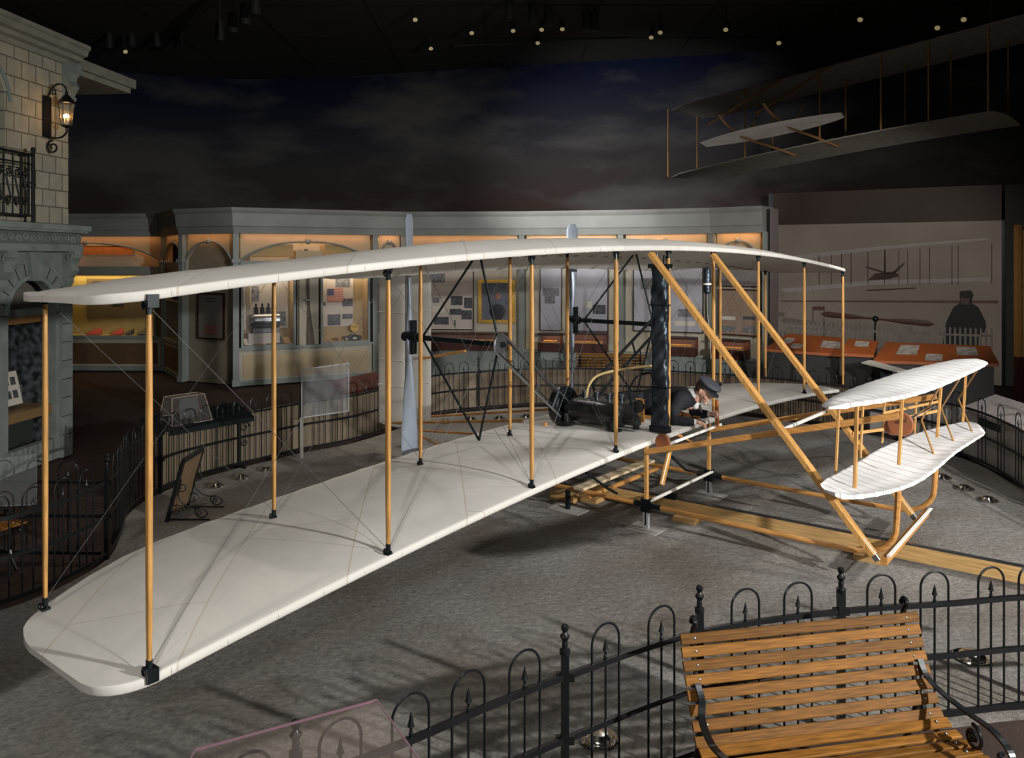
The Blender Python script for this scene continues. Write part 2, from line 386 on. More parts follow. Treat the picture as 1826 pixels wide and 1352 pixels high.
def wing(name, zoff, zsign, label=None):
    ds = [0,.012,.03,.06,.1,.15,.2,.26,.33,.4,.5,.62,.75,.9,1.05,1.2,1.4]
    ys = [-HALF + d for d in ds]; y = ys[-1]
    inner = [ -HALF+1.4 + i*(2*(HALF-1.4))/110 for i in range(1,110)]
    ys = ys + inner + [HALF - d for d in reversed(ds)]
    us = [0,.0015,.004,.008,.014,.025,.05,.09,.15,.22,.3,.4,.5,.6,.7,.8,.88,.94,.98,1]
    rows = []
    TE = [(0,-.88),(.012,-.97),(.03,-1.05),(.06,-1.14),(.15,-1.28),(.26,-1.37),(.4,-1.45),(.6,-1.57),(.9,-1.71),(1.2,-1.79),(1.4,-1.81)]
    for y in ys:
        d = HALF - abs(y); rr = .27
        le = .035 if d >= rr else .035 - (rr - math.sqrt(max(0, rr*rr - (rr-d)**2)))
        te = interp(d, TE); c = le - te
        rib = (((y - .1)/.32) % 1.0); rb = .004*max(0, 1 - min(rib, 1-rib)/.16)
        if d > 1.2: te += .018*math.sin(math.pi*rib)
        z0 = zl(y) + zoff
        top = []; bot = []
        edge = min(1, d/.06) 
        for u in us:
            x = le + (te - le)*u
            xr = (.035 - x)/1.85
            cam_ = .050*(xr/.3*(2 - xr/.3) if xr < .3 else 1 - ((xr-.3)/.7)**2)*min(1, d*1.6) - .03*xr*xr - .03*xr*min(1, .4+d)
            if zsign == 2:
                kc = min(1, max(0, (4.9-abs(y))/2.4)); kc = kc*kc*(3-2*kc)
                cam_ += kc*(.050*(xr/.3*(2 - xr/.3) if xr < .3 else 1 - ((xr-.3)/.7)**2) - .17*max(0, (xr-.5)/.5)**1.5)
            nose = math.sqrt(max(0, 1-(1-min(1, u/.008))**2))
            th = (.022*nose)*(1-u)**.8 + .004
            if d < .15: th = max(th, .021*min(1, (u+.0005)/.008)**.5)*(.8 + .2*edge)
            top.append((x, y, z0 + cam_ + th + rb*min(1, u*8)))
            bot.append((x, y, z0 + cam_ - th - rb*.6*min(1, u*8)))
        rows.append(top + bot[::-1])
    mb = MB(); mb.grid(rows, closed=True)
    n = len(us)*2
    mb.f += [tuple(range(n)), tuple((len(rows)-1)*n + k for k in range(n-1,-1,-1))]
    o = mb.build(name, muslin, AC, ang=50)
    if label: o['label'] = label
    return o
wl = wing('lower_wing', -.028, 1); wu = wing('upper_wing', GAP + .028, 2)
# stitched tapes round the leading edges and cloth pockets at the rear spar under the upper wing
ptape = mat('pocket_tape', (.45, .32, .2), .8)
for w, zo in ((wl, -.028), (wu, GAP+.028)):
    for i in range(36):
        y = -5.6 + i*.32; z = zl(y)+zo
        MB().tube([(.02, y, z-.024), (.034, y, z-.014), (.0385, y, z), (.034, y, z+.014), (.02, y, z+.026)], .0035, 5).build('leading_edge_tape', trimtape, w)
for i in range(34):
    y = -5.3 + i*.32; kc = min(1, max(0, (4.9-abs(y))/2.4)); z = zl(y) + GAP + .005 - .035*kc*kc*(3-2*kc)
    MB().box(-1.50, y-.03, z-.02, -1.38, y+.03, z+.02).build('wing_pocket', ptape, wu, smooth=False)
# upright struts, each with metal end fittings
def strut(x, y, z0, z1, w=.043, t=.030):
    mb = MB(); n = 12; N = 9
    rows = []
    for i in range(N):
        f = i/(N-1); k = .72 + .28*math.sin(math.pi*min(1, max(0, f)))**.5
        rows.append([(x + .5*w*k*math.copysign(abs(math.cos(a))**.7, math.cos(a)), y + .5*t*k*math.copysign(abs(math.sin(a))**.7, math.sin(a)), z0+.05+(z1-z0-.10)*f) for a in [2*math.pi*q/n for q in range(n)]])
    mb.grid(rows, closed=True); mb.f += [tuple(range(n)), tuple((N-1)*n+k for k in range(n-1,-1,-1))]
    s = mb.build('strut', spruce, AC, ang=60)
    for z, d in ((z0, 1), (z1, -1)):
        f = MB()
        f.box(x-.022, y-.024, z, x+.022, y+.024, z+.012*d)
        f.cyl((x, y, z), (x, y, z+.075*d), .017, 10)
        f.box(x-.03, y-.006, z+.012*d, x+.03, y+.006, z+.032*d)
        f.tube([(x+.012+.022*math.cos(a), y-.03, z+.03*d+.02*math.sin(a)) for a in [k*.55 for k in range(9)]], .006, 6)
        f.build('strut_fitting', blacksteel, s)
    return s
for y in YS:
    strut(FWD, y, zl(y)-.006, zl(y)+GAP+.006)
    strut(AFT, y, zl(y)-.032, zl(y)+GAP+.012)
# big black clamp on the leading edge at the near tip
for zo in (0, GAP):
    z = zl(YS[0]) + zo; MB().box(-.02, YS[0]-.03, z-.034, .045, YS[0]+.03, z+.034).build('tip_clamp', blacksteel, AC, smooth=False)
# bracing wires
wirem = mat('wire_steel', (.10, .10, .10), .5, .6)
def wire(a, b, r=.0016, m=wirem):
    return MB().tube([a, b], r, 5).build('bracing_wire', m, AC)
for x in (FWD, AFT):
    for i in range(8):
        if i in (3, 4) : continue
        ya, yb = YS[i], YS[i+1]
        wire((x, ya, zl(ya)+.03), (x, yb, zl(yb)+GAP-.03)); wire((x, yb, zl(yb)+.03), (x, ya, zl(ya)+GAP-.03))
for y in (YS[2], YS[3], YS[5], YS[6], YS[8]):
    wire((FWD, y, zl(y)+.03), (AFT, y, zl(y)+GAP)); wire((AFT, y, zl(y)+.03), (FWD, y, zl(y)+GAP-.03))
# ---- skids, their uprights and the big diagonal braces
YN, YF = 5.03-SC0, 6.45-SC0
def skid(y, top):
    pts = [(-1.35, y, .235), (-.6, y, .235), (.6, y, .235), (1.75, y, .235), (2.05, y, .25), (2.2, y, .31), (2.285, y, .42), (2.305, y, .6), (2.32, y, top)]
    pts = catmull(pts, 6); mb = MB()
    mb.tube(pts, .024, 8); return mb.build('skid', spruce_h, AC)
skid(YN, .93); skid(YF, .86)
for y in (YN, YF):
    MB().bar((0, y, .23), (0, y, zl(y)-.03), .035, .045).build('skid_upright', spruce, AC)
    MB().bar((-1.25, y, .23), (-1.25, y, zl(y)+.02), .035, .045).build('skid_upright', spruce, AC)
    mb = MB(); mb.box(-.05, y-.03, .17, .05, y+.03, .30); mb.bar((-.13, y, .235), (.16, y, .235), .05, .055); mb.cyl((0, y, .04), (0, y, .3), .022)
    mb.build('skid_clamp', blacksteel, AC)
# crossbars
MB().bar((.04, YN, .28), (.04, YF, .28), .028, .028).build('crossbar', trimtape, AC)
MB().bar((.09, YN-.02, .80), (.09, YF+.12, .80), .028, .028).build('crossbar', trimtape, AC)
MB().bar((2.22, YN-.06, .22), (2.22, YF+.04, .24), .05, .07).build('crossbar', spruce_h, AC)
MB().bar((2.255, YN-.06, .27), (2.26, YF+.04, .29), .03, .015).build('crossbar', trimtape, AC)
# diagonals from the upper leading edge to the skid tips
for y, a, b in ((YN, LN(1140, 452, .05), LN(1558, 990, 2.16)), (YF, LN(1262, 454, .05), LN(1626, 918, 2.16))):
    mb = MB(); a.y = y if abs(a.y-y) < .4 else a.y; mb.bar(a, b, .045, .085, up=(0,1,0), ch=.06); d = mb.build('diagonal_brace', spruce, AC)
    f = MB(); u = (Vector(b)-Vector(a)).normalized(); f.bar(Vector(b)-u*.14, Vector(b)+u*.05, .05, .02, up=(0,1,0)); f.build('brace_shoe', steel, d)
pa, pb = LN(1394, 767, 1.33), LN(1480, 731, 1.33)
MB().bar(pa, pb, .03, .03).build('crossbar', trimtape, AC)
# outriggers from the lower leading edge to the elevator
for y, p0, p1 in ((YN, (1150, 806), (1603, 741)), (YF, (1266, 767), (1670, 707))):
    a = LN(p0[0], p0[1], .03); b = LN(p1[0], p1[1], 2.3)
    MB().bar(a, b, .035, .055).build('outrigger', spruce_h, AC)
MB().bar((-.78, YN-.05, .265), (-.78, YF+.05, .265), .13, .03).build('truck_plank', mat('pale_plank', (.62,.50,.32), .5, var=.2, stretch=(2,1,10)), AC)
MB().bar((-.66, YN-.05, .20), (-.66, YF+.05, .20), .05, .04).build('crossbar', spruce_h, AC)
# short uprights and pulleys under the leading edge
MB().bar(LN(1195, 800, .12), LN(1180, 865, .12), .035, .06).build('short_upright', spruce, AC)
mb = MB().lathe([(.001,-.02),(.075,-.02),(.08,0),(.075,.02),(.001,.02)], tuple(LN(1182, 788, .16)), 18, 'y'); mb.build('pulley', leather, AC)
# black bent tubes under the wing
MB().tube([LN(1195, 812, .05), LN(1222, 838, .02), LN(1240, 842, 0), LN(1285, 850, -.0)], .014, 8).build('black_tube', blacksteel, AC)
MB().tube([LN(1045, 843, -.35), LN(1085, 872, -.3), LN(1100, 880, -.3)], .014, 8).build('black_tube', blacksteel, AC)
# ---- elevator (two cambered surfaces ahead of the wing)
def surface(name, aft, fwd, camber=.05, th=.012, up=1):
    A = catmull([LN(*p) for p in aft], 6); B = catmull([LN(*p) for p in fwd], 6)
    def resample(Q, n):
        d = [0]
        for a, b in zip(Q, Q[1:]): d.append(d[-1] + (b-a).length)
        out = []
        for i in range(n):
            t = d[-1]*i/(n-1); j = max(k for k in range(len(Q)) if d[k] <= t + 1e-9); j = min(j, len(Q)-2)
            f = (t-d[j])/max(1e-9, d[j+1]-d[j]); out.append(Q[j].lerp(Q[j+1], min(1, f)))
        return out
    n = 64; A = resample(A, n); B = resample(B, n); rows = []
    us = [0,.02,.06,.15,.3,.45,.6,.75,.88,.95,.98,1]
    for i, (a, b) in enumerate(zip(A, B)):
        e = min(1, (i+.3)/4, (n-1-i+.3)/4); c = (b-a).length
        rb = .004*(1 if i % 4 == 0 else 0)
        top = []; bot = []
        for u in us:
            p = a.lerp(b, u); cz = camber*min(1, c/.6)*4*u*(1-u)*up
            t = th*(.35+.65*math.sin(math.pi*min(1, max(0, u*.8+.2))) )*e*(1 if u > 0 else .3)
            if u > .9: t = max(t, .013*e)
            top.append((p.x, p.y, p.z+cz+t+rb)); bot.append((p.x, p.y, p.z+cz-t-rb))
        rows.append(top + bot[::-1])
    mb = MB(); mb.grid(rows, closed=True); k = len(us)*2
    mb.f += [tuple(range(k)), tuple((n-1)*k+q for q in range(k-1,-1,-1))]
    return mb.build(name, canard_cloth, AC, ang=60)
AU = [(1466,723,2.28),(1478,714,2.18),(1493,706,2.10),(1531,690,2.0),(1587,671,1.95),(1619,661,1.97),(1657,652,2.03),(1703,643,2.18),(1738,642,2.33),(1756,645,2.42),(1762,648,2.47)]
FU = [(1466,724,2.28),(1482,728,2.38),(1531,721,2.45),(1587,713,2.46),(1633,703,2.46),(1680,687,2.46),(1727,666,2.48),(1750,655,2.49),(1762,649,2.48)]
ALo = [(1463,864,2.28),(1475,855,2.18),(1489,847,2.12),(1531,824,2.0),(1563,804,1.97),(1601,787,1.97),(1633,774,2.0),(1680,761,2.08),(1722,753,2.2),(1745,758,2.36),(1757,771,2.46)]
FLo = [(1463,866,2.28),(1471,876,2.36),(1493,883,2.43),(1524,887,2.46),(1587,877,2.47),(1633,861,2.47),(1668,838,2.48),(1703,808,2.5),(1738,785,2.5),(1754,775,2.48),(1757,772,2.46)]
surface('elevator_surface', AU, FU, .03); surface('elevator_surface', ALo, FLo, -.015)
def estick(p, q, n0, n1, w=.022, nm='elevator_strut'):
    return MB().bar(LN(p[0], p[1], n0), LN(q[0], q[1], n1), w, w*1.3).build(nm, spruce, AC)
for p, q in (((1528,720),(1524,880)), ((1609,709),(1603,829)), ((1678,688),(1671,780)), ((1722,669),(1717,752))): estick(p, q, 2.36, 2.34, .020)
for p, q in (((1496,727),(1490,845)), ((1539,721),(1534,817)), ((1578,715),(1573,790)), ((1634,704),(1630,801))): estick(p, q, 2.0, 2.0, .016)
for a, b, c in (((1675,690),(1643,749),(1672,830)), ((1713,672),(1678,728),(1706,803)), ((1743,659),(1709,712),(1738,781))):
    estick(a, b, 2.42, 2.1, .015); estick(b, c, 2.1, 2.42, .015)
for p, q, n0, n1 in (((1560,720),(1663,706),1.7,2.2), ((1575,737),(1675,716),1.9,2.2), ((1520,773),(1575,766),1.9,2.1), ((1597,748),(1672,733),2.0,2.3)): estick(p, q, n0, n1, .02)
MB().tube([LN(1614,751,2.25), LN(1668,722,2.25)], .012, 8).build('push_rod', chrome, AC)
mb = MB().lathe([(.001,-.02),(.10,-.02),(.11,0),(.10,.02),(.001,.02)], tuple(LN(1606, 756, 2.2)), 20, 'y'); mb.build('elevator_pulley', leather, AC)
mb = MB().lathe([(.001,-.02),(.07,-.02),(.075,0),(.07,.02),(.001,.02)], tuple(LN(1592, 762, 2.1)), 20, 'y'); mb.build('elevator_pulley', leather, AC)
# ---- propellers
def propeller(y, m, flip=1):
    R_ = 1.31; rows = []; N = 40; zc = 1.85; x0 = -2.27
    for i in range(N+1):
        t = -1 + 2*i/N; a = abs(t)
        w = interp(a, [(0,.06),(.08,.055),(.2,.07),(.5,.135),(.8,.18),(.93,.185),(.98,.17),(1,.11)])/1.0
        tw = R(interp(a, [(0,78),(.15,66),(.4,42),(.7,26),(1,18)]))
        sgn = flip*(1 if t > 0 else -1)
        th = interp(a, [(0,.05),(.12,.035),(.5,.016),(1,.006)])
        sec = []
        for q in range(14):
            an = 2*math.pi*q/14; u = .5*w*math.cos(an); v = th*math.sin(an)
            X = u*math.sin(tw) + v*math.cos(tw); Y = (u*math.cos(tw) - v*math.sin(tw))*sgn
            sec.append((x0 + X, y + Y, zc + R_*t))
        rows.append(sec)
    mb = MB(); mb.grid(rows, closed=True); mb.f += [tuple(range(14)), tuple(N*14+k for k in range(13,-1,-1))]
    o = mb.build('propeller', m, AC, ang=60)
    h = MB(); h.box(x0+.05, y-.035, zc-.18, x0+.075, y+.035, zc+.18); h.cyl((x0-.08, y, zc), (x0+.12, y, zc), .05); h.build('hub_plate', blacksteel, o)
    return o
PY = (3.97-SC0, 7.02-SC0)
propeller(PY[0], propgrey, -1); propeller(PY[1], propgrey, 1)
for y, dirn in ((PY[0], 1), (PY[1], -1)):
    MB().cyl((-2.2, y, 1.85), (-.95, y, 1.85), .028, 12).build('propeller_shaft', blacksteel, AC)
    b = (-2.08, y, 1.85); c = (-1.02, y, 1.85)
    for q in (b, c):
        MB().tube([q, (AFT, y, zl(y)+GAP+.03)], .012, 8).build('shaft_brace', blacksteel, AC)
        MB().tube([q, (AFT, y, zl(y)+.03)], .012, 8).build('shaft_brace', blacksteel, AC)
    # chain sprocket and guide tubes down to the engine
    e = Vector((-1.02, (5.13-SC0) if dirn > 0 else (5.3-SC0), 1.02)); s0 = Vector((-1.0, y, 1.85))
    v = (e - s0); L_ = v.length; v.normalize(); w_ = Vector((0, v.z, -v.y)).normalized()
    lo = []
    for k in range(13):
        a = math.pi*k/12; lo.append(s0 + w_*.10*math.cos(a) - v*.10*math.sin(a))
    loop = [e - v*.1 + w_*.10] + lo + [e - v*.1 - w_*.10]
    g = MB().tube(loop, .013, 8); 
    for f in (.3, .55, .8): g.bar(s0+v*L_*f+w_*.10, s0+v*L_*f-w_*.10, .012, .03)
    g.build('chain_guide', steel if dirn > 0 else blacksteel, AC)
    MB().lathe([(.001,-.012),(.085,-.012),(.09,0),(.085,.012),(.001,.012)], tuple(s0), 22, 'x').build('sprocket', steel, AC)
    MB().tube([s0+w_*.08-v*.0, e+w_*.06], .006, 6).build('drive_chain', blacksteel, AC); MB().tube([s0-w_*.08, e-w_*.06], .006, 6).build('drive_chain', blacksteel, AC)
# ---- twin rudder
for s in (5.47, 5.97):
    y = s-SC0; mb = MB(); rows = []
    for z in [.40,.42,.5,.9,1.4,1.9,2.4,2.52,2.55]:
        e = .6 if z in (.40, 2.55) else 1
        rows.append([(-4.19+.26*e*math.cos(a), y+.012*math.sin(a), z) for a in [2*math.pi*k/16 for k in range(16)]])
    mb.grid(rows, closed=True); mb.f += [tuple(range(16)), tuple(8*16+k for k in range(15,-1,-1))]
    r_ = mb.build('rudder_fin', muslin, AC)
    f = MB(); 
    for z in (.95, 1.3, 1.95): f.bar((-4.44, y-.012, z), (-3.94, y-.012, z), .008, .012)
    f.build('rudder_rib', trimtape, r_)
for s in (5.2, 6.2):
    y = s-SC0
    MB().bar((-1.7, y, .83), (-4.2, (5.72-SC0)+(y)*.5, .44), .025, .03).build('rudder_boom', spruce_h, AC)
    MB().bar((-1.7, y, 2.72), (-4.2, (5.72-SC0)+(y)*.5, 2.66), .025, .03).build('rudder_boom', spruce_h, AC)
MB().bar(LN(750,640,-3.8), LN(830,626,-3.0), .03, .035).build('rudder_boom', spruce_h, AC)
MB().bar(LN(748,768,-3.8), LN(866,775,-2.6), .03, .025).build('rudder_boom', spruce_h, AC)
MB().bar(LN(749,777,-3.8), LN(784,795,-2.6), .03, .025).build('rudder_boom', spruce_h, AC)
# ---- engine
EY = 5.16-SC0
eng = MB(); 
eng.lathe([(.001,-1.02),(.115,-1.02),(.125,-1.0),(.125,-.36),(.10,-.33),(.001,-.33)], (0, EY, 1.06), 24, 'x')
eng.box(-.98, EY+.08, 1.0, -.36, EY+.34, 1.17)
eng = eng.build('engine', engineblack, AC)
fw = MB().lathe([(.001,-.03),(.12,-.03),(.15,-.06),(.195,-.065),(.212,-.05),(.22,-.02),(.22,.02),(.212,.05),(.195,.065),(.15,.06),(.12,.03),(.001,.03)], (-1.10, EY, 1.08), 36, 'x'); fw.build('flywheel', mat('flywheel_black', (.02,.022,.025), .3, .6, bump=.15), eng)
for i in range(4):
    x = -.90 + i*.155
    MB().lathe([(.001,0),(.062,0),(.062,.2),(.07,.2),(.07,.24),(.03,.25),(.001,.25)], (x, EY+.26, 1.085), 16, 'y').build('cylinder', engineblack, eng)
    mb = MB(); mb.cyl((x, EY+.12, 1.16), (x, EY+.12, 1.24), .02, 10); mb.cyl((x, EY+.12, 1.24), (x, EY+.12, 1.255), .035, 10); mb.bar((x-.05, EY+.12, 1.2), (x+.05, EY+.12, 1.2), .016, .016)
    mb.build('valve', mat('valve_steel', (.10,.11,.12), .35, .8), eng)
for x in (-.98, -.40):
    for y in (EY-.09, EY+.3):
        MB().bar((x, y, .93), (x, y, 1.03), .09, .06).build('engine_foot', engineblack, eng)
        MB().box(x-.07, y-.045, .90, x+.07, y+.045, .935).build('engine_foot', engineblack, eng)
MB().cyl((-.34, EY+.02, 1.03), (-.22, EY+.02, 1.03), .055, 16).build('magneto', engineblack, eng)
MB().cyl((-.22, EY+.05, .93), (-.22, EY+.05, 1.06), .035, 14).build('oil_cup', engineblack, eng)
MB().tube(catmull([(-.36, EY-.05, 1.10),(-.24, EY-.03, 1.11),(-.16, EY+.02, 1.08),(-.17, EY+.04, 1.0)],5), .005, 6).build('oil_pipe', blacksteel, eng)
# water hose and pipes to the radiator
h = [LN(1046,708,-.82), LN(1050,688,-.8), LN(1064,671,-.75), LN(1092,662,-.6), LN(1130,656,-.4), LN(1166,652,-.2)]
MB().tube(catmull(h, 8), .014, 10).build('water_hose', cord, AC)
MB().tube(catmull([LN(1126,722,-.35), LN(1122,702,-.35), LN(1124,690,-.35), LN(1138,670,-.25), LN(1166,664,-.15)], 6), .012, 8).build('exhaust_pipe', blacksteel, AC)
# ---- radiator: three flattened dented tubes on the strut
ry = 5.385-SC0; mb = MB(); rows = []; NR = 70; rr = random.Random(5)
for i in range(NR):
    z = .95 + 1.64*i/(NR-1); row = []
    for q in range(24):
        a = 2*math.pi*q/24; ca, sa = math.cos(a), math.sin(a)
        d = .006*math.sin(i*.37+q*.9) + .005*math.sin(i*.83-q*1.7) + rr.uniform(-.0025, .0025)
        row.append((-.04+(.086+d)*math.copysign(abs(ca)**.45, ca), ry+(.036+d)*math.copysign(abs(sa)**.45, sa) + .004*math.sin(z*5), z))
    rows.append(row)
mb.grid(rows, closed=True); mb.f += [tuple(range(24)), tuple((NR-1)*24+q for q in range(23,-1,-1))]
rad = mb.build('radiator', radblack, AC, ang=70)
MB().box(-.15, ry-.06, 2.585, .07, ry+.06, 2.63).build('radiator_bracket', blacksteel, rad, smooth=False)
MB().box(-.14, ry-.05, .90, .06, ry+.05, .96).build('radiator_foot', blacksteel, rad, smooth=False)
for z in (1.35, 2.2): MB().box(-.136, ry-.048, z, .056, ry+.048, z+.012).build('radiator_band', blacksteel, rad, smooth=False)
mb = MB(); mb.tube([(-.07, ry, 2.62), (-.08, ry, 2.74)], .02, 10); mb.tube([(.0, ry, 2.62), (.01, ry, 2.72)], .014, 10); mb.build('radiator_neck', blacksteel, rad)
# ---- fuel tank on the strut
c = LN(1261, 500, .02); t0 = LN(1261, 477, .02); t1 = LN(1261, 524, .02)
mb = MB().lathe([(.001,0),(.025,.0),(.042,.02),(.042,(t0-t1).length-.02),(.025,(t0-t1).length),(.001,(t0-t1).length)], tuple(t1), 18); ft = mb.build('fuel_tank', radblack, AC)
MB().lathe([(.044,.1),(.046,.1),(.046,.12),(.044,.12)], tuple(t1), 18).build('tank_strap', trimtape, ft)
MB().tube([t1, t1+Vector((.0,.0,-.2)), LN(1266, 600, 0), LN(1268, 640, 0)], .002, 6).build('fuel_line', trimtape, AC)
# ---- hip cradle, control lever and bracket woodwork
mb = MB(); y0 = 6.05-SC0
mb.bar((-.62, y0-.28, .93), (-.62, y0+.28, .93), .05, .04); mb.bar((-.25, y0-.25, .93), (-.25, y0+.25, .93), .05, .03); mb.bar((-.8, y0-.2, .93), (.0, y0-.2, .93), .04, .03); mb.bar((-.8, y0+.2, .93), (.0, y0+.2, .93), .04, .03)
cr = mb.build('hip_cradle', mat('cradle_wood', (.48, .19, .04), .5, var=.3), AC)
MB().bar(LN(1141,711,-.42), LN(1142,753,-.42), .10, .02, up=(0,1,0)).build('cradle_post', spruce, cr)
MB().bar(LN(1120,754,-.5), LN(1166,757,-.3), .05, .03).build('cradle_base', spruce_h, cr)
MB().bar(LN(1278, 713, .13), LN(1279, 760, .13), .03, .04).build('control_lever', mat('lever_wood', (.36, .12, .03), .45), AC)
MB().bar((0.02, 5.43-SC0, .92), (0.02, 5.43-SC0, 1.32), .018, .02).build('lever', spruce, AC)
mb = MB(); mb.bar(LN(1172, 762, -.1), LN(1215, 778, .02), .03, .03); mb.bar(LN(1190, 765, -.1), LN(1236, 790, .06), .02, .02); mb.build('foot_rest', mat('cradle_wood', (.48, .19, .04)), AC)
# ------------------------------------------------------------------ ground, floor, ceiling, painted wall
NEAR = catmull([(v[0], v[1], 0) for v in [(-5.2,1.0),(-3.2,1.5),(-1.8,2.3),(-.9,2.96),(-.413,3.31),(-.124,3.54),(.251,3.806),(.995,4.258),(1.853,4.51),(2.56,4.62),(3.01,4.70),(4,4.8),(5.5,5.0)]], 10)
LEFT = catmull([(v[0], v[1], 0) for v in [(-5.2,3.6),(-4.5,5.1),(-4.06,5.9),(-3.83,6.2),(-3.67,6.6),(-3.62,7.15),(-3.80,7.75),(-4.02,8.35),(-4.07,8.8),(-4.03,9.1),(-3.93,9.5),(-3.6,10.1),(-3.23,10.6),(-2.9,11.05),(-2.35,11.6),(-1.85,12.5),(-1.35,13.6),(-.59,14.1),(.3,14.45),(1.5,14.5),(3.0,14.1),(4.4,13.3),(5.45,12.2),(5.98,11.0),(6.08,10.4),(5.98,9.6),(5.82,8.9),(5.7,8.0),(5.8,6.5),(6.4,5.2)]], 8)
poly = [Vector((-5.2,1.0,0))] + NEAR[1:] + [p for p in reversed(LEFT)]
me = bpy.data.meshes.new('floor_sand'); bm = bmesh.new()
ng = 130
x0, x1, y0, y1 = -5.4, 6.6, .9, 14.7
def inside(x, y):
    c = False; j = len(poly)-1
    for i in range(len(poly)):
        a, b = poly[i], poly[j]
        if (a.y > y) != (b.y > y) and x < (b.x-a.x)*(y-a.y)/(b.y-a.y)+a.x: c = not c
        j = i
    return c
vs = [bm.verts.new((p.x, p.y, .0)) for p in poly]; vb = [bm.verts.new((p.x, p.y, -.12)) for p in poly]
f = bm.faces.new(vs); 
for i in range(len(poly)):
    j = (i+1) % len(poly); bm.faces.new((vs[i], vs[j], vb[j], vb[i]))
bmesh.ops.triangulate(bm, faces=[f]); bmesh.ops.recalc_face_normals(bm, faces=bm.faces)
bm.to_mesh(me); bm.free(); me.materials.append(sandm)
for p_ in me.polygons: p_.use_smooth = False
sand = bpy.data.objects.new('floor_sand', me); COL.objects.link(sand); struct(sand)
fl = MB().box(-16, -2, -.10, 14, 24, -.03); floor = struct(fl.build('floor', carpet, smooth=False))
SKY = catmull([(-15, 19.0, 0), (-11.5, 22.0, 0), (-7, 23.2, 0), (0, 21.6, 0), (6.5, 20.1, 0), (13, 18.6, 0), (15, 14, 0)], 8)
mb = MB(); mb.grid([[(p.x, p.y, 0) for p in SKY], [(p.x, p.y, 8.0) for p in SKY], ]); mb.grid([[(p.x*1.01, p.y+.2, 8.0) for p in SKY], [(p.x*1.01, p.y+.2, 0) for p in SKY]])
struct(mb.build('wall_back', skym))
mb = MB().box(-16, -2, 7.9, 15, 24, 8.1); struct(mb.build('ceiling', ceilm, smooth=False))
struct(MB().box(-16.2, -2, 0, -16, 24, 8).build('wall_left', ceilm, smooth=False))
struct(MB().box(14.6, -2, 0, 14.8, 24, 8).build('wall_right', ceilm, smooth=False))
mb = MB()
for i in range(9): mb.box(-16, 2+i*2.4, 7.885, 15, 2.012+i*2.4, 7.899)
for i in range(12): mb.box(-15+i*2.4, -2, 7.885, -14.988+i*2.4, 22, 7.899)
struct(mb.build('trim_1', mat('ceiling_joint', (.008,.008,.008), .9), smooth=False))
